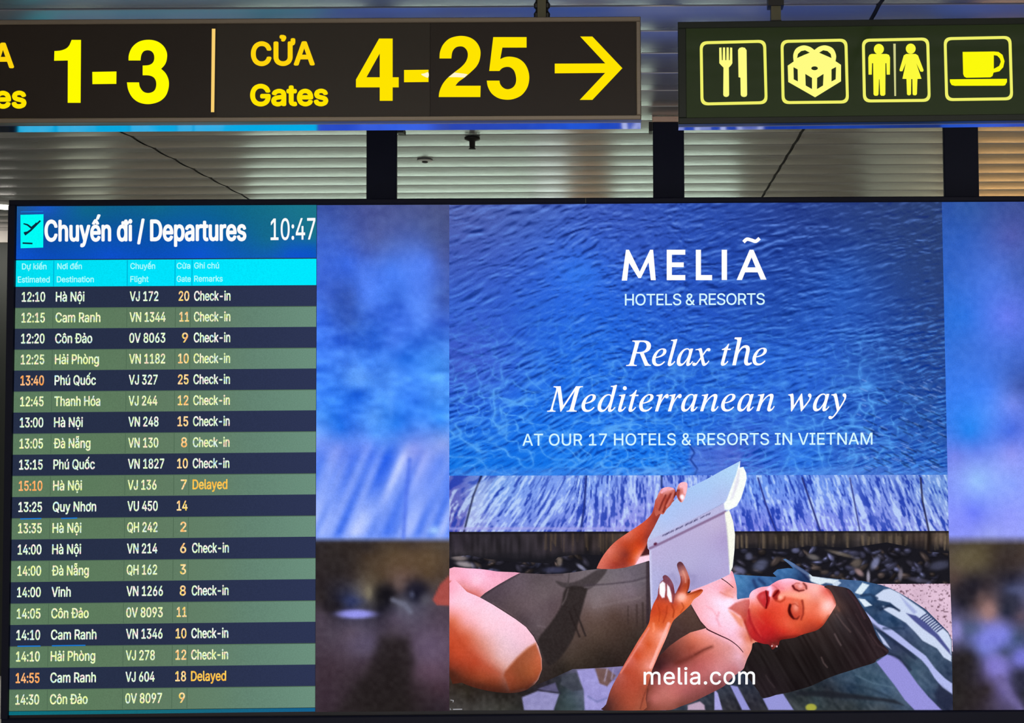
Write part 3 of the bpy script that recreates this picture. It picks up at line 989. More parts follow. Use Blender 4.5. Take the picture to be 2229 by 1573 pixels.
V, f = grid([(978, 1035), (XR(1033), 1033), (XR(1155), 1155), (978, 1157)], 640, 72)
X, Y = V[:, 0], V[:, 1]
slx = np.interp(X, [980, 1040, 1100, 1250, 1290, 1420, 1600, 1750, 2070], [-0.25, -0.6, -0.7, -0.55, -0.08, 0.0, 0.18, 0.3, 0.42])
qx = X - slx * (Y - 1155)
C = shepard(X, Y, [(990, 1060, 92, 100, 190), (1000, 1140, 110, 108, 190), (1080, 1060, 128, 165, 235), (1080, 1140, 135, 155, 235), (1180, 1060, 125, 158, 240), (1180, 1140, 118, 140, 228), (1300, 1060, 128, 160, 240), (1300, 1140, 140, 150, 235), (1400, 1140, 150, 150, 232), (1650, 1070, 110, 150, 240), (1650, 1140, 125, 135, 230), (1800, 1070, 110, 145, 235), (1800, 1140, 135, 145, 235), (1950, 1070, 125, 150, 230), (2040, 1070, 120, 155, 225), (2040, 1140, 150, 165, 235)], 20)
n1 = noise(qx / 8, (Y + 0.3 * X) / 60, 1) * 0.36 + noise(qx / 4.2, Y / 22, 2) * 0.38 + noise(qx / 3.2, Y / 7, 3) * 0.26
n2 = noise(qx / 24, Y / 40, 4)
s1 = np.clip((n1 - 0.55) * 8.0, 0, 1)[:, None]
s0 = np.clip((0.46 - n1) * 9, 0, 1)[:, None] * np.clip(0.45 + n2 * 0.9, 0, 1)[:, None]
C = C * (1 - 0.7 * s1) + np.array([205, 228, 255]) * 0.7 * s1
C = C * (1 - 0.85 * s0) + np.array([28, 56, 172]) * 0.85 * s0
for p, w, c in (([(1048, 1035), (1030, 1080), (1010, 1157)], 4.5, (25, 30, 70)), ([(1276, 1035), (1272, 1100), (1264, 1157)], 4.5, (32, 48, 130)), ([(1440, 1035), (1440, 1060)], 4, (30, 50, 120)), ([(1650, 1040), (1668, 1100), (1690, 1157)], 3.5, (38, 45, 130)), ([(1746, 1040), (1770, 1110), (1786, 1157)], 4, (38, 45, 120)), ([(1850, 1040), (1872, 1157)], 3, (50, 55, 130)), ([(2004, 1040), (2008, 1090), (2022, 1157)], 4, (35, 35, 75))):
    lay_stroke(C, X, Y, p, w, c, 1.3, 0.9)
lay_poly(C, X, Y, [(1040, 1052), (1075, 1040), (1058, 1085), (1030, 1157), (1014, 1157), (1024, 1110)], (205, 225, 255), 6, 0.5)
lay_stroke(C, X, Y, [(978, 1150), (1420, 1150)], 6, (165, 165, 235), 3, 0.7)
pic_obj('stone_deck_picture', SCR, V, f, C, ad, 0.0003)

V, f = grid([(978, 1157), (XR(1155), 1155), (XR(1300), 1300), (978, 1300)], 420, 66)
X, Y = V[:, 0], V[:, 1]
C = shepard(X, Y, [(990, 1180, 45, 40, 48), (1100, 1180, 44, 40, 46), (1250, 1180, 46, 40, 44), (1350, 1180, 60, 50, 45), (1610, 1180, 50, 44, 46), (1700, 1180, 58, 50, 46), (1800, 1180, 52, 46, 46), (1900, 1180, 62, 55, 52), (2010, 1185, 58, 48, 44), (2050, 1190, 90, 76, 66), (1300, 1230, 34, 30, 34), (1800, 1230, 40, 38, 48), (1000, 1230, 60, 55, 60)], 20)
vs = noise(X / 6, Y / 40, 2) * 0.6 + noise(X / 17, Y / 30, 3) * 0.4
C *= (0.5 + vs)[:, None]
kd = np.clip((Y - np.interp(X, [1200, 1560], [1194, 1172]) - 8 * noise(X / 22, Y / 9, 3)) / 20, 0, 1)[:, None]
C = C * (1 - kd) + np.array([27.0, 26, 32]) * kd
lay_stroke(C, X, Y, [(978, 1159), (2075, 1157)], 5, (22, 20, 26), 2, 0.8)
for _ in range(60):
    x0 = RS.uniform(1560, 2065)
    lay_stroke(C, X, Y, [(x0, RS.uniform(1160, 1170)), (x0 + RS.uniform(-2, 2), RS.uniform(1180, 1200))], RS.uniform(2, 5), (120, 104, 84), 2, RS.uniform(0.2, 0.65))
for _ in range(22):
    x0 = RS.uniform(1180, 1340)
    lay_stroke(C, X, Y, [(x0, 1162), (x0 + RS.uniform(-2, 2), RS.uniform(1175, 1205))], RS.uniform(1.5, 3), (120, 98, 70), 2, RS.uniform(0.15, 0.5))
lay_stroke(C, X, Y, [(2022, 1157), (2020, 1210)], 6, (30, 24, 24), 2, 0.9)
pic_obj('stone_kerb_picture', SCR, V, f, C, ad, 0.0003)

peb = ([(978, 1212), (1020, 1208), (1060, 1216), (1120, 1222), (1200, 1226), (1215, 1212), (1260, 1206), (1300, 1208), (1420, 1196), (1560, 1196), (1640, 1192), (1700, 1196), (1760, 1188), (1850, 1192), (1930, 1180), (1960, 1186), (2020, 1200), (2064, 1204), (2066, 1298), (1800, 1298), (1400, 1298), (978, 1298)])
V, f = fill(peb, 2.6)
X, Y = V[:, 0], V[:, 1]
C = np.tile(np.array([26.0, 25, 32]), (len(X), 1))
for _ in range(430):
    x0, y0 = RS.uniform(985, 2060), RS.uniform(1196, 1288)
    if 1280 < x0 < 1560:
        continue
    rx, ry, rot = RS.uniform(7, 17), RS.uniform(4, 9), RS.uniform(-60, 60)
    base = np.array([[62, 62, 84], [48, 46, 58], [88, 90, 122], [72, 62, 60]][RS.randint(4)], float)
    lay_blob(C, X, Y, x0, y0, rx, ry, (15, 14, 19), 0.8, rot, 2.5)
    lay_blob(C, X, Y, x0, y0 - 1, rx * 0.85, ry * 0.8, base * RS.uniform(0.45, 1.0), 0.95, rot, 2.5)
    lay_blob(C, X, Y, x0 - rx * 0.2, y0 - ry * 0.4, rx * 0.5, ry * 0.28, base * 1.9, RS.uniform(0.2, 0.9), rot + RS.uniform(-20, 20), 1)
for x0, y0, rx, ry, rot, c in ((1000, 1214, 18, 6, 5, (140, 128, 128)), (1012, 1228, 20, 6, 10, (170, 160, 165)), (1070, 1216, 9, 7, 0, (70, 62, 60)), (1218, 1222, 6, 10, 10, (120, 108, 100)), (1265, 1234, 12, 4, 35, (150, 150, 180)), (1208, 1240, 26, 7, 0, (60, 62, 90)), (1655, 1230, 18, 12, -30, (82, 86, 112)), (1610, 1240, 14, 7, 20, (110, 112, 150)), (1630, 1210, 8, 8, 0, (90, 92, 120)), (1770, 1212, 14, 6, 15, (115, 110, 110)), (1830, 1205, 30, 4, 15, (110, 100, 90)), (1870, 1245, 12, 6, 40, (170, 140, 140)), (1905, 1225, 8, 16, 30, (130, 135, 175)), (1865, 1225, 10, 12, 60, (100, 90, 84)), (1960, 1250, 5, 14, 5, (120, 115, 130)), (1890, 1255, 4, 14, 0, (175, 170, 190)), (2045, 1230, 24, 10, -10, (70, 72, 95)), (2000, 1262, 26, 5, 10, (72, 70, 90))):
    lay_blob(C, X, Y, x0, y0, rx, ry, c, 0.85, rot, 2)
pic_obj('pebbles_picture', SCR, V, f, C, ad, 0.0005)


# enlarged views the figure was measured on
def A(l): return [(x / 2.6533 + 960, y / 2.6533 + 980) for x, y in l]
def B(l): return [(x / 4.6275 + 1300, y / 4.6275 + 980) for x, y in l]
def Cc(l): return [(x / 4.2175 + 1280, y / 4.2175 + 1200) for x, y in l]
def D(l): return [(x / 4.128 + 1560, y / 4.128 + 1200) for x, y in l]
def smp(fn, l): return [(*fn([(q[0], q[1])])[0], *q[2:]) for q in l]


# ---- paving and towel
pv = D([(1400, 292), (2098, 288), (2122, 900), (1900, 700), (1500, 420)])
V, f = fill(pv, 2.4)
X, Y = V[:, 0], V[:, 1]
C = np.tile(np.array([222.0, 190, 212]), (len(X), 1))
C += ((noise(X / 30, Y / 30, 1) - 0.5) * 22)[:, None]
sp = np.clip((noise(X / 3.4, Y / 3.0, 2) - 0.70) * 6, 0, 0.8)[:, None]
C = C * (1 - sp) + np.array([98, 66, 82]) * sp
pic_obj('paving_picture', SCR, V, f, C, ad, 0.0006)

tw = D([(150, 205), (300, 215), (540, 228), (505, 195), (545, 160), (640, 148), (688, 152), (640, 104), (596, 70), (618, 64), (690, 104), (780, 158), (830, 195), (860, 222), (980, 235), (1100, 248), (1300, 262), (1480, 300), (1560, 328), (1660, 380), (1760, 440), (1880, 520), (2000, 640), (2080, 720), (2112, 790), (2122, 1424), (-700, 1424), (-700, 1100), (150, 1000)])
V, f = fill(tw, 2.0)
X, Y = V[:, 0], V[:, 1]
C = shepard(X, Y, smp(D, [(230, 300, 72, 125, 178), (330, 260, 62, 105, 160), (260, 380, 60, 105, 160), (420, 270, 58, 98, 152), (650, 190, 62, 108, 162), (760, 230, 38, 62, 105), (1000, 270, 60, 85, 125), (1200, 300, 68, 100, 145), (1430, 330, 52, 82, 122), (1350, 400, 60, 95, 138), (1500, 560, 52, 78, 115), (1450, 500, 32, 52, 82), (1700, 680, 62, 80, 115), (1600, 650, 45, 68, 100), (1800, 780, 58, 75, 105), (1950, 920, 62, 82, 108), (2060, 1050, 50, 66, 92), (1600, 850, 52, 62, 92), (1700, 960, 48, 62, 84), (1850, 1100, 68, 88, 112), (1900, 1230, 64, 84, 110), (2060, 1330, 40, 46, 70), (1780, 1050, 70, 92, 115), (1300, 1100, 58, 80, 100), (1450, 1150, 62, 86, 108), (1100, 1150, 58, 74, 92), (1200, 1230, 42, 58, 78), (1500, 1280, 66, 88, 112), (1000, 1250, 38, 42, 50), (800, 1290, 40, 46, 50), (900, 1330, 54, 66, 72), (1200, 1370, 46, 54, 60), (1500, 1400, 62, 72, 82), (700, 1400, 60, 66, 70), (350, 1350, 42, 42, 52), (100, 1380, 48, 48, 56), (1700, 1400, 60, 76, 98)]), 10)
C += ((noise((X + Y) / 20, (X - Y) / 9, 2) - 0.5) * 22)[:, None] + ((noise(X / 6, Y / 6, 4) - 0.5) * 12)[:, None]
LAV, PALE, ICE = (150, 146, 220), (198, 208, 242), (218, 234, 246)
for pts, c, s in (([(1240, 370), (1310, 280), (1372, 300), (1300, 388)], ICE, 1.2), ([(1040, 290), (1090, 262), (1120, 280), (1060, 330)], (200, 215, 235), 1.5),
                  ([(800, 215), (830, 200), (900, 225), (985, 240), (1100, 255), (1050, 290), (980, 280), (930, 300), (850, 270)], (222, 234, 244), 1.8),
                  ([(1420, 398), (1500, 342), (1555, 332), (1640, 372), (1720, 430), (1850, 520), (1990, 650), (2080, 735), (2108, 800), (2108, 990), (2040, 950), (1980, 870), (1850, 800), (1780, 720), (1700, 640), (1500, 520), (1490, 488), (1600, 512), (1645, 530), (1560, 458), (1440, 432)], (204, 216, 242), 1.5),
                  ([(1270, 420), (1330, 428), (1395, 482), (1330, 497)], (222, 236, 250), 1.2),
                  ([(1340, 540), (1400, 598), (1450, 648), (1560, 690), (1650, 758), (1760, 848), (1880, 938), (1960, 1048), (2050, 1138), (2116, 1185), (2118, 1282), (2030, 1222), (1960, 1140), (1900, 1042), (1840, 972), (1750, 902), (1600, 792), (1500, 722), (1420, 682), (1370, 622)], (178, 186, 238), 1.5),
                  ([(1435, 990), (1530, 925), (1600, 940), (1662, 982), (1722, 1072), (1800, 1182), (1900, 1302), (2022, 1424), (1780, 1424), (1690, 1332), (1600, 1202), (1520, 1100)], LAV, 1.4),
                  ([(1430, 705), (1500, 780), (1565, 875), (1500, 830)], (190, 200, 236), 1.5),
                  ([(415, 1320), (500, 1290), (595, 1275), (692, 1424), (468, 1424)], (150, 150, 216), 1.4),
                  ([(120, 1200), (188, 1212), (302, 1424), (230, 1424)], (148, 148, 214), 1.4),
                  ([(-20, 1240), (10, 1270), (52, 1424), (-20, 1424)], (168, 164, 225), 1.4),
                  ([(-260, 1424), (-260, 1380), (-150, 1345), (-110, 1380), (-105, 1424)], (190, 165, 190), 2)):
    lay_poly(C, X, Y, D(pts), c, s)
lay_poly(C, X, Y, D([(1700, 552), (1790, 575), (1880, 640), (1990, 745), (2092, 880), (2104, 930), (1960, 770), (1850, 690), (1770, 620)]), (62, 68, 132), 1.8, 0.9)
lay_poly(C, X, Y, D([(1650, 400), (1760, 500), (1800, 545), (1770, 560), (1700, 480)]), (150, 160, 215), 3, 0.7)
for i in range(9):
    x0, y0 = 1850 + i * 19, 548 + i * 15
    lay_stroke(C, X, Y, D([(x0 - 22, y0 + 52), (x0 + 6, y0 + 30), (x0 + 36, y0 + 12)]), 3.0, (32, 42, 96), 1.0, 0.9)
lay_stroke(C, X, Y, D([(1470, 520), (1560, 480), (1640, 530)]), 5, (26, 40, 70), 2, 0.8)
lay_stroke(C, X, Y, D([(1300, 395), (1380, 385), (1440, 420)]), 6, (34, 55, 88), 2, 0.8)
lay_stroke(C, X, Y, D([(1380, 640), (1500, 735), (1650, 850), (1780, 960)]), 6, (34, 44, 70), 3, 0.75)
lay_stroke(C, X, Y, D([(1500, 690), (1600, 690), (1680, 690)]), 5, (34, 50, 80), 3, 0.7)
lay_stroke(C, X, Y, D([(1530, 900), (1640, 960), (1740, 1060)]), 6, (34, 42, 66), 3, 0.7)
lay_poly(C, X, Y, D([(2000, 1195), (2120, 1290), (2122, 1380), (2060, 1424), (1990, 1380), (1960, 1280)]), (38, 44, 68), 5, 0.8)
lay_poly(C, X, Y, D([(700, 1255), (1000, 1250), (1300, 1290), (1600, 1330), (1680, 1380), (1500, 1345), (1200, 1320), (900, 1300), (720, 1290)]), (30, 32, 40), 4, 0.8)
lay_stroke(C, X, Y, D([(1150, 1180), (1400, 1240), (1560, 1310)]), 5, (40, 56, 74), 3, 0.6)
lay_stroke(C, X, Y, D([(1250, 1110), (1400, 1180), (1580, 1220)]), 3, (92, 118, 140), 2.5, 0.6)
lay_stroke(C, X, Y, D([(720, 130), (780, 180), (820, 240)]), 10, (28, 40, 82), 3, 0.8)
lay_stroke(C, X, Y, D([(620, 80), (720, 140), (820, 205)]), 6, (105, 125, 165), 2, 0.8)
lay_stroke(C, X, Y, D([(330, 260), (360, 330)]), 7, (32, 50, 98), 3, 0.7)
lay_stroke(C, X, Y, D([(380, 250), (430, 290)]), 6, (30, 48, 95), 3, 0.7)
lay_blob(C, X, Y, *D([(848, 1400)])[0], 12.5, 8.5, (166, 168, 66), 1.0, 0, 5)
pic_obj('towel_picture', SCR, V, f, C, ad, 0.0008)

tb = A([(48, 1240), (600, 1240), (1300, 1200), (1300, 1500), (48, 1500)])
V, f = fill(tb, 2.6)
X, Y = V[:, 0], V[:, 1]
C = shepard(X, Y, smp(A, [(60, 1380, 52, 44, 40), (150, 1400, 48, 42, 36), (100, 1470, 64, 60, 58), (180, 1420, 46, 40, 36), (250, 1455, 60, 57, 54), (330, 1425, 42, 38, 35), (350, 1475, 56, 54, 50), (420, 1420, 40, 36, 34), (600, 1360, 42, 38, 46), (720, 1340, 52, 58, 66), (740, 1430, 62, 76, 84), (760, 1480, 60, 74, 80), (850, 1300, 130, 125, 165), (1000, 1400, 110, 105, 150), (60, 1320, 60, 45, 38)]), 12)
for pts, c in (([(468, 1425), (560, 1388), (682, 1405), (650, 1500), (480, 1500)], (146, 142, 192)), ([(785, 1268), (880, 1258), (905, 1310), (930, 1345), (1010, 1325), (980, 1420), (960, 1500), (830, 1500), (825, 1385)], (158, 152, 214)),
               ([(700, 1300), (780, 1280), (820, 1380), (760, 1390), (690, 1350)], (66, 70, 82)), ([(560, 1375), (660, 1340), (680, 1395), (600, 1390)], (88, 84, 118)), ([(890, 1255), (960, 1258), (1010, 1300), (960, 1362), (915, 1345)], (112, 84, 82))):
    lay_poly(C, X, Y, A(pts), c, 2)
lay_stroke(C, X, Y, A([(540, 1380), (620, 1390), (690, 1400)]), 2, (40, 34, 52), 1.5, 0.8)
lay_stroke(C, X, Y, A([(850, 1420), (900, 1450), (960, 1430)]), 4, (110, 115, 170), 3, 0.7)
lay_stroke(C, X, Y, A([(960, 1262), (945, 1330)]), 3, (178, 168, 200), 2, 0.7)
lay_stroke(C, X, Y, A([(995, 1262), (985, 1320)]), 3, (170, 160, 200), 2, 0.7)
C += ((noise(X / 7, Y / 7, 5) - 0.5) * 16)[:, None]
pic_obj('towel_edge_picture', SCR, V, f, C, ad, 0.0009)

# ---- the reading figure: skin as one mesh of several layered areas
parts = []


def skin(poly, step, samples, off, extra=None, s=9, n=3, p=1.8):
    pl_ = spline(poly, n) if n else poly
    V, f = fill([(max(a, 978.2), min(b, 1545.5)) for a, b in pl_], step)
    X, Y = V[:, 0], V[:, 1]
    C = shepard(X, Y, samples, s, p)
    if extra:
        extra(C, X, Y)
    C[:, :] = (C - 140) * 1.1 + 143
    C[:, 2] += 12 * np.clip((C[:, 0] - 222) / 30, 0, 1)
    C += ((noise(X / 5, Y / 5, 6) - 0.5) * 6)[:, None]
    parts.append((V, f, C, off))


# far leg and near thigh
skin(A([(49, 682), (150, 680), (250, 687), (330, 699), (460, 707), (400, 738), (330, 778), (260, 826), (230, 870), (150, 840), (49, 790)]), 2.4,
     smp(A, [(60, 700, 238, 168, 178), (150, 700, 246, 180, 195), (300, 712, 238, 168, 185), (420, 715, 222, 158, 178), (70, 740, 244, 172, 182), (200, 760, 252, 190, 200), (330, 750, 240, 172, 185), (200, 820, 214, 128, 130), (110, 790, 220, 140, 140), (270, 800, 236, 168, 178), (140, 735, 240, 170, 182)]), 0.0011,
     lambda C, X, Y: lay_stroke(C, X, Y, A([(49, 758), (130, 800), (230, 852)]), 5, (196, 104, 100), 3, 0.8))


def thigh(C, X, Y):
    lay_stroke(C, X, Y, A([(20, 1300), (120, 1352), (200, 1384), (300, 1404)]), 24, (84, 44, 34), 10, 0.9)
    lay_stroke(C, X, Y, A([(49, 1010), (120, 1120), (230, 1230), (330, 1290)]), 8, (172, 70, 46), 12, 0.45)
    lay_poly(C, X, Y, A([(548, 1110), (580, 1200), (584, 1265), (556, 1325), (500, 1376), (400, 1392), (362, 1300), (372, 1268), (440, 1192), (500, 1138)]), lambda x, y_: shepard(x, y_, smp(A, [(450, 1200, 152, 84, 58), (520, 1180, 165, 92, 64), (560, 1200, 186, 100, 70), (450, 1280, 140, 76, 50), (520, 1290, 156, 84, 54), (400, 1310, 150, 76, 52), (450, 1350, 120, 62, 42), (460, 1388, 84, 46, 34), (565, 1270, 170, 88, 58), (530, 1345, 120, 62, 44)]), 8), 3.5)
    lay_stroke(C, X, Y, A([(280, 1408), (400, 1410), (480, 1396), (535, 1366)]), 14, (74, 40, 32), 7, 0.85)
    lay_stroke(C, X, Y, A([(548, 1112), (500, 1140), (440, 1195), (375, 1268)]), 3, (214, 150, 132), 3, 0.5)


skin(A([(49, 766), (150, 816), (225, 848), (300, 890), (360, 928), (430, 973), (490, 1018), (535, 1075), (562, 1130), (582, 1200), (584, 1260), (562, 1322), (522, 1366), (470, 1390), (400, 1400), (300, 1392), (200, 1370), (120, 1340), (49, 1296)]), 2.4,
     smp(A, [(60, 800, 244, 172, 182), (60, 880, 250, 188, 195), (150, 880, 255, 200, 208), (250, 920, 250, 200, 206), (350, 970, 246, 200, 206), (450, 1040, 240, 196, 202), (510, 1090, 236, 190, 196), (140, 990, 232, 160, 152), (250, 1020, 240, 190, 190), (350, 1090, 230, 192, 196), (430, 1140, 226, 188, 196), (75, 980, 216, 122, 98), (60, 1060, 196, 86, 58), (150, 1080, 200, 100, 74), (240, 1130, 208, 135, 120), (330, 1190, 218, 170, 166), (380, 1240, 212, 165, 160), (100, 1180, 184, 76, 50), (200, 1220, 180, 78, 54), (290, 1270, 176, 92, 70), (70, 1250, 130, 58, 42), (130, 1310, 110, 54, 38), (240, 1310, 150, 72, 48), (330, 1330, 138, 72, 52), (230, 1366, 84, 46, 34), (350, 1385, 82, 46, 36), (60, 1285, 84, 46, 36), (220, 870, 250, 195, 204), (100, 840, 252, 192, 200), (320, 1400, 70, 40, 32)]), 0.0012, thigh)


# chest, shoulder, upper arm, neck
def chest(C, X, Y):
    lay_stroke(C, X, Y, Cc([(820, 1020), (900, 990), (980, 950), (1060, 905), (1140, 872)]), 9, (104, 48, 42), 7, 0.8, 2)
    lay_stroke(C, X, Y, Cc([(980, 945), (1060, 900), (1130, 872)]), 2, (96, 42, 36), 2.5, 0.6)
    lay_stroke(C, X, Y, Cc([(1200, 560), (1180, 620), (1210, 680)]), 4, (222, 150, 158), 3, 0.6)
    lay_stroke(C, X, Y, Cc([(1085, 500), (1140, 530), (1180, 590)]), 3, (232, 160, 165), 2.5, 0.6)
    lay_stroke(C, X, Y, Cc([(1215, 372), (1260, 395), (1330, 420)]), 3, (212, 120, 108), 2.5, 0.7)
    lay_blob(C, X, Y, *Cc([(1300, 395)])[0], 9, 6, (244, 170, 150), 0.7)
    lay_poly(C, X, Y, Cc([(1285, 520), (1350, 470), (1440, 440), (1560, 430), (1560, 820), (1500, 800), (1450, 700), (1400, 590), (1330, 545)]), lambda x, y_: shepard(x, y_, smp(Cc, [(1330, 515, 200, 104, 100), (1420, 480, 205, 112, 108), (1440, 560, 186, 82, 74), (1400, 570, 196, 92, 78), (1500, 560, 182, 58, 54), (1480, 680, 186, 62, 52), (1520, 780, 176, 48, 46)]), 6), 3, 0.95)
    lay_poly(C, X, Y, Cc([(1290, 540), (1340, 560), (1420, 620), (1430, 700), (1390, 680), (1340, 610)]), (228, 138, 100), 4, 0.8)
    lay_stroke(C, X, Y, Cc([(1440, 640), (1470, 740), (1500, 820)]), 3, (150, 40, 40), 2.5, 0.6)
    lay_stroke(C, X, Y, Cc([(545, 1265), (530, 1350), (505, 1440)]), 4, (98, 50, 42), 2.5, 0.7)
    lay_stroke(C, X, Y, Cc([(1110, 742), (1240, 800), (1340, 862), (1410, 940)]), 5, (240, 180, 182), 3, 0.5)


skin(Cc([(945, 490), (985, 570), (1020, 660), (1040, 690), (1000, 705), (930, 720), (830, 775), (735, 840), (655, 905), (590, 1000), (565, 1095), (545, 1180), (500, 1260), (450, 1360), (440, 1455), (700, 1455), (780, 1448), (850, 1420), (960, 1380), (1080, 1322), (1200, 1262), (1262, 1222), (1330, 1150), (1420, 1082), (1440, 1040), (1462, 980), (1500, 900), (1512, 840), (1560, 830), (1640, 700), (1620, 430), (1560, 415), (1480, 422), (1400, 432), (1368, 432), (1365, 340), (1345, 245), (1322, 180), (1285, 185), (1200, 210), (1080, 255), (980, 315), (930, 400)]), 2.2,
     smp(Cc, [(1000, 480, 240, 175, 175), (1100, 400, 250, 190, 195), (1200, 330, 246, 176, 182), (1290, 250, 250, 186, 190), (1320, 220, 245, 170, 175), (1340, 330, 235, 158, 152), (1280, 380, 226, 148, 138), (1200, 450, 255, 214, 224), (1300, 445, 255, 220, 230), (1100, 520, 250, 190, 195), (1190, 540, 252, 205, 212), (1260, 620, 252, 206, 214), (1350, 700, 246, 196, 205), (1150, 660, 246, 194, 204), (1300, 760, 240, 188, 198), (1420, 770, 226, 150, 140), (1400, 820, 238, 180, 182), (1460, 800, 218, 128, 105), (1480, 860, 226, 150, 130), (1440, 930, 222, 150, 140), (1050, 600, 244, 182, 185),
              (1150, 800, 226, 150, 140), (1050, 775, 226, 142, 126), (960, 800, 206, 115, 95), (850, 890, 142, 76, 66), (950, 880, 166, 85, 70), (1200, 850, 216, 142, 136), (1300, 880, 216, 150, 150), (1390, 960, 222, 168, 178), (1300, 1000, 206, 142, 146), (1120, 970, 196, 112, 106), (950, 1010, 160, 84, 78), (1020, 1040, 182, 98, 96), (800, 1000, 108, 58, 54), (700, 1030, 84, 46, 48), (650, 1070, 72, 40, 44), (850, 1090, 172, 90, 90), (1000, 1150, 182, 102, 102), (1200, 1100, 200, 130, 135), (1350, 1080, 192, 122, 128), (700, 1120, 150, 78, 80), (620, 1180, 142, 75, 75), (700, 1280, 186, 112, 106), (600, 1350, 176, 102, 96), (800, 1340, 178, 104, 98), (900, 1280, 168, 96, 96), (1050, 1250, 152, 86, 86), (1200, 1200, 132, 76, 80), (650, 1430, 150, 86, 76), (560, 1250, 132, 70, 60), (540, 1400, 120, 65, 55), (1000, 1330, 130, 74, 72), (850, 1400, 128, 74, 66), (1400, 1060, 196, 140, 150)]), 0.0013, chest, s=7, p=2.0)

# far arm
skin(A([(902, 672), (940, 602), (1000, 532), (1080, 474), (1160, 420), (1212, 372), (1230, 325), (1245, 275), (1300, 270), (1350, 290), (1330, 320), (1290, 352), (1275, 380), (1255, 410), (1225, 480), (1200, 520), (1196, 560), (1215, 600), (1205, 640), (1125, 662), (1060, 676), (980, 686), (910, 682)]), 2.0,
     smp(A, [(930, 650, 205, 108, 92), (980, 580, 214, 116, 98), (1080, 490, 212, 108, 88), (1180, 420, 196, 84, 62), (1220, 360, 170, 72, 60), (1010, 620, 178, 82, 62), (1000, 660, 160, 66, 54), (1070, 600, 140, 56, 44), (1060, 540, 184, 76, 52), (1120, 520, 188, 74, 46), (1160, 480, 188, 72, 48), (1130, 590, 216, 98, 58), (1110, 640, 206, 92, 62), (1160, 560, 205, 84, 54), (1190, 500, 150, 60, 50), (1240, 400, 150, 62, 54), (1060, 655, 150, 62, 50), (1250, 300, 176, 84, 76), (1300, 320, 150, 68, 60), (1185, 615, 250, 205, 212), (1150, 640, 248, 190, 192)]), 0.0012,
     lambda C, X, Y: (lay_poly(C, X, Y, A([(1150, 612), (1205, 600), (1205, 640), (1120, 662)]), (252, 206, 214), 1.2), lay_poly(C, X, Y, A([(1200, 520), (1215, 600), (1150, 612), (1175, 570)]), (58, 24, 30), 2, 0.9)), s=7, p=2.0)


def farhand(C, X, Y):
    for pts, w, c, a in (([(618, 560), (640, 470), (655, 410)], 8, (190, 96, 84), 0.8), ([(650, 420), (690, 385)], 7, (238, 172, 176), 0.9), ([(665, 620), (700, 520), (740, 440)], 5, (128, 46, 40), 0.85), ([(625, 600), (655, 520), (690, 450)], 4, (120, 44, 40), 0.8),
                         ([(700, 560), (745, 480), (770, 420)], 5, (206, 120, 112), 0.8), ([(725, 390), (765, 385)], 5, (240, 180, 186), 0.9), ([(845, 360), (880, 340), (885, 420)], 8, (244, 182, 182), 0.95), ([(825, 400), (815, 470), (840, 510)], 4, (150, 62, 56), 0.85), ([(780, 470), (790, 420), (810, 400)], 4, (96, 36, 38), 0.8)):
        lay_stroke(C, X, Y, B(pts), w * 0.9, c, 1.6, a)
    lay_blob(C, X, Y, *B([(855, 468)])[0], 4.2, 5.6, (255, 240, 244), 1.0, -15, 2)


skin(B([(575, 600), (588, 520), (610, 450), (640, 395), (680, 372), (730, 368), (775, 385), (795, 420), (815, 350), (845, 322), (885, 318), (908, 335), (905, 390), (885, 470), (862, 515), (842, 522), (815, 495), (795, 450), (770, 490), (740, 550), (700, 590), (668, 640), (645, 640), (620, 640), (590, 660)]), 1.5,
     smp(B, [(590, 560, 178, 84, 72), (630, 440, 214, 132, 126), (690, 390, 238, 176, 178), (740, 400, 214, 134, 126), (690, 480, 170, 76, 62), (720, 520, 178, 82, 68), (660, 600, 190, 100, 84), (780, 430, 150, 64, 56), (860, 350, 242, 180, 180), (890, 400, 226, 150, 144), (860, 480, 236, 180, 178), (830, 430, 190, 104, 96)]), 0.0024, farhand, s=4)


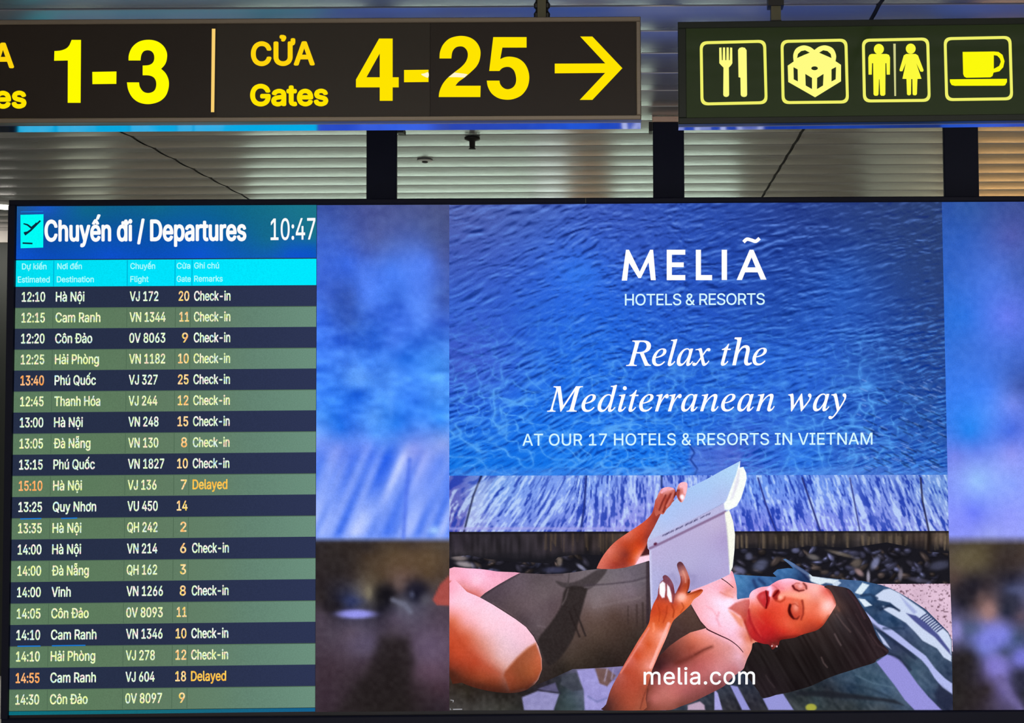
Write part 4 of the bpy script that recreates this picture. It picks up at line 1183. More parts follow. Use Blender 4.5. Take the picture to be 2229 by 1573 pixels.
# face
def face(C, X, Y):
    st = lambda pts, w, c, a=0.9, s=1.4, w1=None: lay_stroke(C, X, Y, D(pts), w, c, s, a, w1)
    # mouth
    lay_poly(C, X, Y, D(spline([(360, 400), (385, 372), (420, 356), (442, 352), (446, 395), (444, 450), (438, 500), (415, 490), (392, 460), (370, 430)], 3)), (188, 46, 52), 2.0, 0.95)
    lay_blob(C, X, Y, *D([(412, 400)])[0], 5, 7, (214, 92, 96), 0.7, 20)
    lay_poly(C, X, Y, D(spline([(446, 352), (466, 350), (470, 385), (478, 420), (468, 470), (448, 512), (440, 480), (452, 420)], 3)), (158, 24, 30), 1.8, 0.95)
    st([(442, 352), (449, 400), (452, 450), (442, 508)], 2.6, (88, 6, 14), 0.95, 1.1)
    st([(362, 408), (388, 455), (432, 508)], 2.6, (140, 34, 36), 0.55, 1.6)
    st([(462, 340), (478, 322), (486, 352), (480, 392)], 5.5, (255, 206, 226), 0.9, 2.2)
    st([(345, 380), (372, 440), (410, 500)], 6, (236, 128, 104), 0.35, 4)
    # nose
    lay_poly(C, X, Y, D(spline([(500, 395), (520, 352), (552, 338), (570, 365), (552, 395), (548, 430), (525, 436), (506, 420)], 3)), (150, 34, 32), 2.4, 0.92)
    st([(508, 400), (532, 378), (552, 350)], 3.6, (96, 10, 16), 0.8, 1.6)
    lay_blob(C, X, Y, *D([(572, 410)])[0], 4.6, 5.2, (255, 190, 156), 0.95)
    st([(530, 440), (570, 452), (606, 432), (614, 404)], 4, (160, 46, 34), 0.65, 2.2)
    st([(596, 392), (660, 382), (740, 392), (820, 402)], 9, (250, 174, 142), 0.55, 5)
    st([(620, 420), (690, 430), (760, 450)], 6, (214, 84, 58), 0.5, 4)
    st([(600, 335), (560, 322), (515, 330)], 5, (226, 120, 130), 0.5, 3)
    st([(502, 300), (528, 318), (548, 338)], 3, (196, 92, 102), 0.6, 2)
    # eye towards the pool
    lay_blob(C, X, Y, *D([(742, 322)])[0], 16, 9, (196, 92, 82), 0.85, -8, 1.5)
    lay_blob(C, X, Y, *D([(752, 310)])[0], 6.5, 5.5, (250, 186, 176), 0.85)
    st([(684, 308), (700, 336), (738, 354), (784, 346)], 5.2, (92, 18, 24), 0.9, 1.6, 2.4)
    st([(690, 300), (712, 282), (742, 284)], 2.2, (150, 56, 60), 0.6, 1.4)
    st([(780, 284), (802, 308), (806, 332)], 4, (96, 32, 36), 0.75, 1.8)
    # eye towards the viewer
    lay_blob(C, X, Y, *D([(704, 535)])[0], 17, 21, (188, 66, 52), 0.85, 8, 2)
    lay_blob(C, X, Y, *D([(712, 500)])[0], 7.5, 10, (240, 152, 124), 0.9)
    lay_poly(C, X, Y, D(spline([(652, 470), (672, 478), (664, 520), (676, 560), (698, 600), (680, 602), (650, 570), (638, 525)], 3)), (70, 16, 18), 1.8, 0.95)
    st([(672, 474), (704, 468), (732, 492)], 2.0, (156, 54, 46), 0.6, 1.4)
    st([(690, 602), (722, 604), (742, 580)], 3.6, (96, 26, 24), 0.75, 1.8)
    st([(768, 440), (778, 500), (776, 560), (758, 610)], 4.6, (128, 36, 32), 0.75, 2.6, 3)
    st([(742, 470), (752, 520), (744, 580)], 6, (206, 84, 62), 0.5, 3)
    st([(320, 470), (350, 560), (420, 640)], 5, (222, 100, 78), 0.3, 4)
    st([(285, 520), (300, 620), (350, 720), (420, 790)], 5, (160, 32, 40), 0.75, 3)
    st([(305, 560), (340, 660), (400, 760)], 3, (210, 74, 66), 0.5, 2)
    lay_blob(C, X, Y, *D([(640, 252)])[0], 20, 5, (255, 200, 212), 0.7)
    lay_blob(C, X, Y, *D([(330, 385)])[0], 8, 8, (255, 196, 206), 0.7)
    lay_blob(C, X, Y, *D([(995, 480)])[0], 14, 10, (255, 198, 184), 0.8, -40)
    st([(1000, 330), (1050, 392), (1075, 455)], 8, (120, 44, 44), 0.6, 4)
    st([(800, 752), (900, 712), (965, 660), (1012, 590)], 9, (120, 44, 34), 0.55, 5)
    st([(560, 795), (640, 775), (740, 760)], 8, (110, 34, 30), 0.6, 4)
    # ear
    lay_blob(C, X, Y, *D([(520, 850)])[0], 8, 9, (112, 46, 42), 0.95, 0, 2)
    st([(500, 830), (520, 850), (540, 848)], 3, (176, 88, 84), 0.7, 1.6)


skin(D([(292, 402), (310, 362), (345, 338), (400, 318), (465, 310), (505, 285), (560, 256), (640, 240), (705, 250), (765, 268), (830, 280), (930, 298), (1000, 328), (1050, 390), (1082, 460), (1060, 520), (1010, 600), (965, 672), (900, 730), (800, 760), (700, 790), (600, 810), (540, 850), (500, 880), (480, 850), (420, 830), (345, 800), (295, 740), (268, 640), (274, 550), (296, 470)]), 1.7,
     smp(D, [(310, 390, 252, 184, 192), (345, 360, 252, 180, 190), (420, 330, 248, 166, 172), (330, 440, 246, 160, 150), (335, 500, 228, 116, 88), (480, 340, 248, 178, 190), (530, 300, 238, 140, 146), (600, 270, 250, 172, 182), (660, 280, 248, 168, 176), (620, 330, 246, 158, 152), (820, 300, 252, 178, 168), (900, 330, 250, 178, 160), (980, 360, 226, 112, 96), (880, 390, 236, 158, 138), (960, 430, 240, 158, 130), (1030, 440, 240, 140, 118), (1000, 490, 252, 190, 168), (900, 480, 228, 122, 92), (950, 560, 240, 140, 105), (850, 600, 216, 92, 64), (930, 640, 200, 80, 56), (800, 520, 232, 120, 84), (800, 420, 240, 146, 112), (700, 400, 244, 150, 112), (640, 440, 236, 110, 76), (570, 480, 228, 90, 62), (600, 560, 222, 84, 58), (500, 520, 214, 74, 54), (430, 550, 208, 64, 48), (480, 620, 206, 58, 46), (400, 620, 200, 54, 48), (560, 640, 214, 76, 54), (640, 660, 220, 92, 64), (720, 660, 212, 88, 60), (700, 730, 198, 68, 50), (600, 720, 200, 58, 46), (500, 700, 190, 44, 42), (400, 700, 192, 46, 46), (330, 640, 200, 66, 60), (340, 720, 190, 48, 48), (420, 770, 176, 40, 44), (500, 770, 160, 38, 40), (600, 770, 150, 44, 40), (290, 620, 188, 60, 60), (800, 700, 176, 66, 48), (520, 850, 96, 38, 38), (880, 700, 160, 60, 46), (500, 440, 226, 96, 76), (590, 390, 240, 130, 100)]), 0.0019, face, s=4.5, p=2.0)


# near forearm and hand
def nearhand(C, X, Y):
    lay_poly(C, X, Y, Cc([(655, 300), (685, 272), (708, 292), (712, 350), (702, 420), (680, 424), (655, 385)]), (255, 240, 250), 1.4)
    lay_poly(C, X, Y, Cc([(725, 300), (748, 325), (765, 390), (772, 465), (752, 460), (725, 400)]), (255, 238, 246), 1.4)
    for pts, w, c, a in (([(718, 300), (716, 380), (712, 440)], 3, (150, 66, 64), 0.9), ([(785, 330), (790, 400), (775, 470)], 4, (120, 58, 70), 0.85), ([(645, 340), (648, 400), (640, 440)], 3, (130, 60, 66), 0.8), ([(850, 230), (858, 290), (830, 350)], 4, (112, 44, 44), 0.7), ([(925, 260), (920, 340), (905, 380)], 4, (120, 44, 30), 0.8),
                         ([(870, 180), (895, 240), (895, 280)], 4, (222, 158, 140), 0.7), ([(820, 120), (842, 100), (866, 118)], 4, (92, 56, 66), 0.8), ([(910, 395), (970, 378), (1040, 352)], 3, (128, 44, 24), 0.8), ([(930, 470), (990, 420), (1050, 362)], 3, (232, 140, 90), 0.6), ([(770, 490), (790, 540), (780, 600)], 4, (150, 52, 28), 0.7), ([(860, 470), (880, 510), (850, 560)], 3, (150, 56, 34), 0.7),
                         ([(640, 480), (660, 560), (650, 640)], 4, (170, 62, 34), 0.5), ([(725, 500), (720, 570), (690, 650)], 4, (166, 58, 32), 0.6), ([(740, 660), (700, 760), (640, 900), (600, 1000), (575, 1060)], 9, (250, 186, 166), 0.75), ([(560, 700), (500, 800), (400, 960), (300, 1110)], 5, (228, 140, 124), 0.75), ([(600, 660), (605, 700), (600, 730)], 7, (244, 150, 104), 0.6), ([(480, 1440), (510, 1330), (545, 1240)], 4, (112, 54, 44), 0.6)):
        lay_stroke(C, X, Y, Cc(pts), w * 0.75, c, 1.8, a)
    lay_blob(C, X, Y, *Cc([(860, 415)])[0], 9, 9, (255, 188, 162), 0.9, 0, 1.5)


skin(Cc([(140, 1455), (165, 1400), (210, 1260), (280, 1128), (340, 1020), (400, 918), (470, 800), (530, 708), (563, 640), (574, 560), (600, 480), (636, 410), (644, 350), (655, 300), (672, 272), (690, 258), (684, 232), (702, 214), (728, 222), (758, 255), (782, 300), (792, 350), (800, 385), (826, 335), (848, 280), (846, 230), (826, 165), (816, 118), (838, 92), (868, 104), (900, 160), (926, 225), (936, 272), (928, 330), (912, 382), (960, 368), (1030, 344), (1056, 358), (1022, 402), (970, 440), (942, 484), (885, 540), (810, 606), (772, 652), (722, 780), (655, 930), (612, 1030), (585, 1095), (562, 1180), (540, 1262), (528, 1350), (508, 1455)]), 1.8,
     smp(Cc, [(250, 1280, 148, 74, 60), (200, 1400, 92, 52, 48), (160, 1440, 70, 44, 44), (300, 1380, 140, 70, 55), (400, 1400, 166, 82, 62), (470, 1420, 160, 86, 66), (300, 1130, 176, 92, 82), (350, 1100, 178, 78, 58), (450, 1100, 188, 88, 66), (550, 1050, 226, 142, 122), (450, 960, 198, 82, 52), (400, 990, 202, 102, 88), (550, 850, 206, 92, 56), (480, 850, 216, 116, 94), (640, 860, 228, 130, 96), (690, 760, 242, 166, 140), (600, 700, 226, 116, 72), (680, 690, 216, 106, 66), (650, 600, 206, 86, 46), (600, 560, 196, 76, 46), (700, 560, 192, 76, 46), (780, 560, 212, 98, 58), (630, 480, 196, 76, 46), (720, 490, 202, 82, 50), (850, 420, 250, 170, 142), (880, 490, 222, 112, 66), (800, 480, 190, 80, 56), (980, 400, 206, 100, 58), (1040, 358, 182, 72, 42), (900, 310, 172, 72, 46), (870, 200, 198, 128, 118), (840, 120, 112, 66, 76), (905, 240, 186, 100, 86), (840, 370, 184, 82, 62), (790, 370, 122, 62, 72), (720, 240, 122, 72, 86), (765, 300, 132, 76, 90), (500, 1250, 160, 78, 60), (450, 1250, 172, 80, 60), (520, 1150, 190, 92, 70), (350, 1250, 168, 78, 60), (250, 1430, 112, 60, 50)]), 0.0025, nearhand, s=4.5, n=3, p=2.0)

V, Fs, Cs, offs, k = [], [], [], [], 0
for v, f, c, o_ in parts:
    V.append(v); Cs.append(c); offs.append(np.full(len(v), o_))
    Fs += [tuple(i + k for i in q) for q in f]
    k += len(v)
pic_obj('person_picture', SCR, np.concatenate(V), Fs, np.concatenate(Cs), ad, np.concatenate(offs))

# ---- swimsuit
V, f = fill(A([(225, 848), (255, 822), (330, 775), (400, 735), (455, 707), (600, 714), (700, 711), (760, 704), (840, 691), (905, 684), (1000, 684), (1060, 677), (1120, 661), (1200, 636), (1300, 700), (1440, 880), (1462, 920), (1500, 985), (1535, 1024), (1500, 1034), (1440, 1050), (1380, 1085), (1320, 1128), (1262, 1185), (1235, 1230), (1050, 1245), (900, 1256), (760, 1262), (650, 1312), (560, 1350), (500, 1378), (540, 1350), (562, 1322), (584, 1262), (582, 1200), (562, 1130), (535, 1075), (490, 1018), (430, 973), (360, 928), (300, 890)]), 2.3)
X, Y = V[:, 0], V[:, 1]
C = shepard(X, Y, smp(A, [(330, 820, 84, 70, 80), (450, 760, 100, 86, 96), (560, 740, 92, 80, 86), (600, 830, 106, 92, 97), (500, 900, 102, 86, 92), (400, 900, 90, 75, 80), (560, 1000, 96, 82, 88), (650, 890, 92, 76, 82), (480, 980, 80, 66, 72), (950, 750, 116, 106, 112), (1100, 710, 108, 98, 110), (1000, 820, 126, 110, 117), (1100, 820, 122, 106, 116), (1160, 900, 92, 76, 78), (900, 880, 126, 110, 113), (850, 950, 100, 80, 76), (1000, 940, 88, 68, 63), (1100, 1000, 74, 57, 52), (900, 1050, 86, 68, 60), (1000, 1100, 66, 51, 45), (850, 1150, 66, 53, 46), (950, 1200, 45, 36, 32), (750, 1200, 68, 56, 49), (700, 1260, 44, 37, 33), (600, 1320, 48, 39, 37), (1150, 1100, 54, 44, 40), (1400, 950, 86, 62, 56), (1450, 1000, 80, 58, 52), (1380, 1050, 70, 50, 48), (1300, 1150, 60, 42, 42), (1250, 1200, 62, 42, 44), (1150, 760, 104, 94, 104)]), 9)
lay_poly(C, X, Y, A(spline([(660, 752), (740, 765), (820, 738), (900, 690), (960, 686), (915, 752), (850, 802), (720, 796)], 3)), (66, 58, 61), 2.5, 0.9)
lay_poly(C, X, Y, A(spline([(722, 792), (838, 792), (832, 850), (805, 950), (762, 1085), (685, 1200), (620, 1240), (588, 1182), (562, 1092), (622, 1010), (690, 905)], 3)), (44, 37, 37), 3, 0.92)
for pts, w, c, a in (([(765, 900), (800, 980), (834, 1068)], 4, (42, 34, 34), 0.9), ([(740, 930), (770, 1000), (800, 1075)], 4, (38, 30, 30), 0.8), ([(830, 778), (960, 772), (1100, 756), (1200, 728)], 3, (72, 62, 72), 0.8), ([(830, 790), (960, 784), (1100, 770), (1195, 745)], 3, (128, 116, 124), 0.5), ([(735, 800), (718, 860), (700, 890)], 3, (118, 104, 108), 0.5), ([(1080, 900), (1080, 1000)], 3, (58, 44, 42), 0.6), ([(1130, 890), (1132, 1010)], 4, (56, 42, 40), 0.6), ([(1165, 880), (1168, 1020)], 4, (52, 40, 40), 0.6), ([(1195, 640), (1196, 1000)], 8, (46, 34, 42), 0.7),
                     ([(300, 893), (430, 977), (490, 1022), (536, 1080), (556, 1125)], 4, (44, 26, 30), 0.85), ([(300, 882), (400, 940), (520, 1040)], 2, (130, 105, 110), 0.4), ([(232, 846), (330, 780), (450, 712)], 3, (56, 44, 52), 0.7), ([(740, 712), (735, 760)], 3, (60, 54, 56), 0.6), ([(560, 1010), (600, 1020)], 3, (126, 110, 118), 0.5), ([(1452, 905), (1500, 988), (1535, 1024)], 2.4, (50, 26, 30), 0.9), ([(880, 905), (1000, 880), (1150, 850)], 6, (132, 116, 120), 0.4), ([(600, 718), (700, 716)], 4, (70, 60, 64), 0.6)):
    lay_stroke(C, X, Y, A(pts), w, c, 2, a)
C += ((noise(X / 3.2, Y / 3.2, 5) - 0.5) * 9)[:, None]
pic_obj('swimsuit_picture', SCR, V, f, C, ad, 0.0016)

M_strap = glow_mat('led_strap_maroon', (64, 22, 34), 1.0)
shape('swimsuit_strap_picture', SCR, [stroke(spline(Cc([(1085, 704), (1110, 722), (1200, 765), (1300, 812), (1375, 868), (1425, 925)]), 5, False), 3.0, 1.5)], M_strap, ad, 0.0017)
shape('swimsuit_strap_picture', SCR, [stroke(spline(Cc([(1222, 245), (1280, 285), (1335, 332)]), 5, False), 2.0, 1.6)], M_strap, ad, 0.0017)

# ---- hair
hp = [(1072, 470), (1046, 395), (1010, 340), (965, 318), (1000, 300), (1100, 312), (1190, 335), (1240, 395), (1290, 468), (1332, 540), (1380, 618), (1412, 700), (1450, 780), (1510, 850), (1548, 888), (1525, 925), (1440, 968), (1410, 998), (1290, 1038), (1200, 1068), (1100, 1100), (1000, 1135), (900, 1182), (830, 1212), (740, 1238), (640, 1266), (540, 1284), (480, 1304), (420, 1314), (392, 1292), (378, 1250), (335, 1180), (268, 1080), (262, 1040), (292, 960), (328, 866), (345, 812), (420, 828), (470, 836), (492, 884), (525, 905), (556, 868), (566, 800), (620, 785), (700, 772), (760, 748), (840, 724), (900, 705), (955, 662), (1004, 590), (1048, 520)]
hp = [(a + (0 if a < 1100 else RS.uniform(-5, 5)), b) for a, b in hp]
V, f = fill(D(spline(hp, 3)), 2.0)
X, Y = V[:, 0], V[:, 1]
C = shepard(X, Y, smp(D, [(1150, 400, 50, 38, 42), (1250, 520, 46, 34, 38), (1100, 600, 58, 48, 50), (1300, 700, 42, 32, 36), (1000, 750, 46, 36, 36), (1200, 850, 38, 29, 31), (1400, 900, 46, 34, 38), (800, 850, 36, 28, 28), (600, 900, 34, 27, 27), (400, 950, 34, 28, 28), (700, 1100, 30, 24, 25), (1000, 1050, 31, 25, 26), (450, 1200, 38, 30, 34), (330, 1050, 36, 29, 31), (1080, 500, 84, 62, 58)]), 10)
qd = (X - D([(1000, 0)])[0][0]) * 0.86 - (Y - D([(0, 500)])[0][1]) * 0.5
C += ((noise(qd / 5, (X + 1.7 * Y) / 90, 2) - 0.5) * 16)[:, None]
for pts, w, c, a in (([(1075, 560), (1130, 640), (1200, 720)], 3, (104, 84, 84), 0.6), ([(1060, 740), (1085, 790), (1115, 840)], 3, (108, 90, 92), 0.7), ([(940, 950), (960, 1000), (992, 1038)], 2.4, (112, 92, 92), 0.7), ([(1050, 520), (1080, 495), (1100, 530)], 4, (122, 78, 66), 0.6), ([(1180, 600), (1260, 700), (1330, 800)], 3, (74, 58, 60), 0.5), ([(1250, 560), (1330, 700), (1420, 840)], 3, (72, 54, 58), 0.5), ([(1380, 740), (1450, 840), (1530, 890)], 3, (84, 62, 66), 0.5), ([(440, 1110), (470, 1160), (520, 1220)], 2, (80, 66, 70), 0.5), ([(1180, 350), (1260, 460), (1330, 600)], 4, (86, 56, 66), 0.5)):
    lay_stroke(C, X, Y, D(pts), w, c, 2, a)
hu = [(340, 780), (520, 840), (620, 800), (620, 1150), (400, 1290), (325, 1185), (240, 1080), (215, 1040), (250, 960), (300, 862)]
V2, f2 = fill(D(hu), 4.0)
C2 = np.tile(np.array([33.0, 27, 28]), (len(V2), 1))
k = len(V)
hair = pic_obj('hair_picture', SCR, np.concatenate([V, V2]), f + [tuple(i + k for i in q) for q in f2], np.concatenate([C, C2]), ad, np.concatenate([np.full(k, 0.0021), np.full(len(V2), 0.00105)]))
shape('earring_picture', SCR, [arc(*D([(497, 848)])[0], 1.7, 2.0, 0, 330, 10), arc(*D([(541, 852)])[0], 1.7, 2.2, 0, 330, 10)], glow_mat('led_pearl', (222, 180, 184), 1.0), ad, 0.0026)

# ---- book
bk = [(510, 890), (575, 770), (640, 640), (760, 520), (905, 385), (1100, 290), (1250, 205), (1440, 106), (1436, 172), (1472, 164), (1500, 225), (1506, 280), (1490, 350), (1450, 480), (1405, 560), (1330, 600), (1345, 640), (1370, 720), (1388, 850), (1382, 1000), (1364, 1170), (1335, 1245), (1250, 1288), (1100, 1352), (940, 1412), (800, 1475), (640, 1570), (545, 1620), (540, 1573), (530, 1300), (524, 1003), (508, 985), (503, 930)]
V, f = fill(B(bk), 2.0)
X, Y = V[:, 0], V[:, 1]
C = shepard(X, Y, smp(B, [(560, 850, 190, 198, 236), (700, 680, 176, 198, 244), (900, 500, 172, 198, 244), (1100, 400, 172, 202, 246), (1350, 220, 176, 212, 248), (1250, 450, 178, 196, 240), (1000, 600, 180, 196, 242), (800, 750, 184, 196, 240)]), 10)
lay_poly(C, X, Y, B([(520, 1003), (1285, 628), (1312, 900), (1330, 1250), (940, 1420), (540, 1630)]), lambda x, y_: shepard(x, y_, smp(B, [(560, 1060, 188, 178, 220), (800, 950, 186, 176, 218), (1200, 760, 192, 178, 216), (1270, 900, 176, 160, 208), (1200, 1100, 180, 172, 218), (900, 1150, 182, 176, 218), (600, 1250, 180, 178, 222), (1250, 1230, 178, 168, 214), (1000, 1330, 166, 158, 206), (580, 1450, 176, 178, 224), (750, 1350, 172, 166, 210)]), 8), 1.2)
lay_poly(C, X, Y, B([(508, 985), (520, 905), (700, 820), (1280, 530), (1290, 625), (540, 1003)]), (190, 186, 226), 1.2, 0.9)
lay_stroke(C, X, Y, B([(530, 985), (640, 935), (900, 808), (1290, 618)]), 5.5, (136, 108, 148), 1.6, 0.95)
lay_stroke(C, X, Y, B([(640, 862), (900, 735), (1275, 528)]), 1.0, (146, 150, 196), 0.9, 0.8)
for a_, b_ in ((660, 730), (745, 770), (790, 870), (885, 960), (970, 1010), (1040, 1080), (1095, 1130)):
    yy = lambda x: 868 - (x - 640) * 0.470
    for x_ in range(a_, b_, 16):
        lay_stroke(C, X, Y, B([(x_, yy(x_) + 4), (x_ + 9, yy(x_) - 10)]), 1.8, (58, 52, 96), 0.8, 0.85)
lay_blob(C, X, Y, *B([(585, 940)])[0], 4.4, 3.2, (92, 34, 66), 1.0, -25, 3)
lay_poly(C, X, Y, B([(1440, 106), (1436, 172), (1472, 164), (1500, 225), (1506, 280), (1490, 350), (1450, 480), (1405, 560), (1330, 600), (1282, 592), (1275, 535), (1302, 500), (1400, 235), (1420, 160)]), (250, 255, 250), 1.2)
lay_poly(C, X, Y, B([(1420, 205), (1440, 195), (1425, 330), (1370, 480), (1340, 500), (1385, 340)]), (226, 224, 240), 3, 0.9)
lay_poly(C, X, Y, B([(1284, 625), (1330, 602), (1350, 650), (1372, 720), (1390, 850), (1384, 1000), (1366, 1170), (1336, 1248), (1326, 1100), (1308, 850)]), (250, 251, 238), 1.2)
lay_stroke(C, X, Y, B([(1300, 720), (1315, 900), (1330, 1150)]), 2.2, (196, 190, 200), 1.2, 0.7)
lay_poly(C, X, Y, B([(520, 1010), (545, 1000), (552, 1300), (560, 1600), (538, 1600), (528, 1300)]), (206, 206, 240), 2, 0.8)
lay_stroke(C, X, Y, B([(840, 1150), (930, 1260), (980, 1270), (960, 1340)]), 9, (146, 138, 186), 5, 0.5)
lay_stroke(C, X, Y, B([(640, 1330), (760, 1250), (800, 1330)]), 8, (150, 144, 190), 5, 0.5)
pic_obj('book_picture', SCR, V, f, C, ad, 0.0020)

# ---- lettering of the advert
T_ad = glow_mat('led_advert_white', (255, 255, 255), 1.0)
T_ad2 = glow_mat('led_advert_soft_white', (214, 248, 255), 1.0)
sw = 11.0


def S5(l): return [(x / 2.3994 + 1300, y / 2.3994 + 420) for x, y in l]


brand = [stroke(S5([(143, 457), (160, 312), (222, 447), (280, 310), (294, 455)]), 9.5),
         S5([(363, 296), (460, 296), (460, 322), (390, 322), (390, 362), (452, 362), (452, 387), (390, 387), (390, 428), (460, 428), (460, 455), (363, 455)]),
         S5([(515, 296), (542, 296), (542, 428), (600, 428), (600, 455), (515, 455)]), S5([(650, 296), (678, 296), (678, 454), (650, 454)]),
         stroke(S5([(742, 453), (806, 308), (870, 452)]), 11.5), stroke(S5([(768, 402), (846, 402)]), 9)]
m_ = S5([(128, 457), (150, 296), (166, 296), (222, 410), (276, 296), (292, 296), (306, 455), (280, 455), (268, 362), (228, 444), (215, 444), (166, 364), (156, 457)])
brand[0] = m_
brand[4] = [S5([(728, 454), (796, 296), (816, 296), (884, 452), (854, 452), (838, 414), (772, 414), (756, 454)]), S5([(784, 388), (827, 388), (806, 336)])]
brand = brand[:5]
brand.append(stroke(spline(S5([(764, 256), (782, 241), (806, 246), (828, 252), (848, 236)]), 4, False), 7.5, 7.5))
shape('brand_lettering', SCR, brand, T_ad, ad, 0.0030)
put_text('brand_tagline_text', SCR, [text_xy('HOTELS & RESORTS', 1360.5, 1664.5, 664.3, 662.6, 24.5, INTER, True)], T_ad2, ad, 0.0030, bold=0.25)


def ital(s):
    o = ''
    for c in s:
        o += '\u210e' if c == 'h' else chr(0x1d44e + ord(c) - 97) if c.islower() else chr(0x1d434 + ord(c) - 65) if c.isupper() else c
    return o


put_text('slogan_text', SCR, [text_xy(ital('Relax the'), 1363, 1669, 796, 794, 54, None, True)], T_ad, ad, 0.0030, bold=0.3)
put_text('slogan_text', SCR, [text_xy(ital('Mediterranean way'), 1191, 1842, 895.5, 893.5, 54, None, True)], T_ad, ad, 0.0030, bold=0.3)
put_text('subtitle_text', SCR, [text_xy('AT OUR 17 HOTELS & RESORTS IN VIETNAM', 1137.5, 1899, 969.5, 967, 25.5, INTER, True)], T_ad2, ad, 0.0030, bold=0.25)
put_text('website_text', SCR, [text_xy('melia.com', 1401.5, 1643, 1489, 1488.5, 36, INTER, True)], T_ad, ad, 0.0032, bold=0.5)
shape('corner_mark', SCR, [stroke([(980.5, 1523), (987, 1524), (986, 1528)], 1.4), stroke([(980, 1541), (980.2, 1544), (982, 1544)], 1.0), stroke([(986, 1543.4), (1006, 1543)], 2.0)], glow_mat('led_mark_grey', (165, 165, 172), 1.0), ad, 0.0030)

# ================================================================== POSTS BEHIND THE SCREEN
PP = Plane(4.02, math.radians(0.55))


def post(x0, x1, label, clip_side, collar_y=(212, 265)):
    aa, bb = PP.loc(x0, 430)[0], PP.loc(x1, 430)[0]
    zt = CEIL
    zc = PP.loc(x0, collar_y[1])[1]
    zlow = zT - 0.35
    p = PP.world((aa + bb) / 2, zlow, 0.06)
    e = empty('support_post', p, label, 'post', 'dark posts holding the screen')
    mb = MB()
    mb.pbox(PP, aa, bb, zlow, zc, 0.0, 0.014, 0.003)
    mb.build('post_shaft', M_navy, e)
    mb = MB()
    mb.pbox(PP, aa - 0.002, bb + 0.002, zc, zt - 0.006, -0.004, 0.018, 0.003)
    mb.build('post_collar', M_collar, e)
    mb = MB()
    if clip_side == 0:
        return e
    if clip_side < 0:
        mb.pbox(PP, aa - 0.014, aa - 0.0005, zc - 0.034, zc, 0.0, 0.05)
    else:
        mb.pbox(PP, bb + 0.0005, bb + 0.024, zc - 0.040, zc - 0.024, 0.0, 0.05)
    mb.build('post_clip', M_dark, e)
    return e


post(797, 863, 'dark navy post under the long gate sign, beside the sprinkler', 1)
post(1422, 1490, 'dark navy post with beige collar, seen through the gap between the two hanging signs', -1)
post(2056, 2132, 'dark navy post below the coffee cup pictogram, beside the tan lit ceiling', 0)

# ================================================================== GATE SIGN
GS = Plane(2.8, math.radians(0.12))
gx1, gz1 = GS.loc(1394.5, 35.5)
_, gz0 = GS.loc(1394.5, 260)
gx0 = GS.loc(-430, 150)[0]
fw = 0.0122
c0 = GS.world((gx0 + gx1) / 2, gz0, 0.05)
gate = empty('gate_sign', c0, 'long hanging sign with yellow gate numbers 1-3 and 4-25 and an arrow', 'sign')
mb = MB()
mb.pbox(GS, gx0, gx1, gz1 - fw, gz1, 0, 0.03, 0.002)
mb.pbox(GS, gx0, gx1, gz0, gz0 + fw, 0, 0.03, 0.002)
mb.pbox(GS, gx0, gx0 + fw, gz0 + fw, gz1 - fw, 0, 0.03, 0.002)
mb.pbox(GS, gx1 - fw, gx1, gz0 + fw, gz1 - fw, 0, 0.03, 0.002)
mb.build('sign_frame', M_brush, gate)
mb = MB()
mb.pbox(GS, gx0 + 0.001, gx1 - 0.001, gz0 - 0.001, gz1 - 0.001, 0.030, 0.094)
mb.build('sign_housing', M_polish, gate)
seam = GS.loc(935.5, 150)[0]
for u0, u1, m in ((gx0 + fw, GS.loc(470, 150)[0], M_face), (GS.loc(470, 150)[0], seam - 0.0004, M_face2), (seam + 0.0004, gx1 - fw, M_face)):
    mb = MB()
    mb.pbox(GS, u0, u1, gz0 + fw, gz1 - fw, 0.006, 0.029)
    mb.build('face_panel', m, gate)
OFF = -0.0055
Y1 = glow_mat('backlit_lemon', (255, 252, 0), 1.0)
Y2 = glow_mat('backlit_yellow', (255, 228, 0), 1.0)
Y3 = glow_mat('backlit_amber_yellow', (255, 212, 14), 1.0)
Y4 = glow_mat('backlit_pale_amber', (250, 208, 112), 1.0)
HOT = glow_mat('bright_spot_glow', (255, 246, 205), 1.0)  # paler glow for the bright spot painted on the letters
put_text('gate_word_text', GS, [text_xy('CỬA', -113, 28.5, 147, 146, 51, INTER)], Y3, gate, OFF, bold=2.4)
put_text('gate_word_text', GS, [text_xy('Gates', -114, 55, 234, 233, 44, INTER)], Y2, gate, OFF, bold=2.6)
put_text('gate_word_text', GS, [text_xy('CỬA', 548.5, 683, 141, 140, 48, INTER)], Y3, gate, OFF, bold=2.4)
put_text('gate_word_text', GS, [text_xy('Gates', 547, 712, 228.5, 228, 43, INTER)], Y2, gate, OFF, bold=2.6)


def Q1(l): return [(x / 3.42, y / 3.42) for x, y in l]
def Q2(l): return [(x / 3.42 + 500, y / 3.42) for x, y in l]
def Q3(l): return [(x / 3.42 + 1000, y / 3.42) for x, y in l]


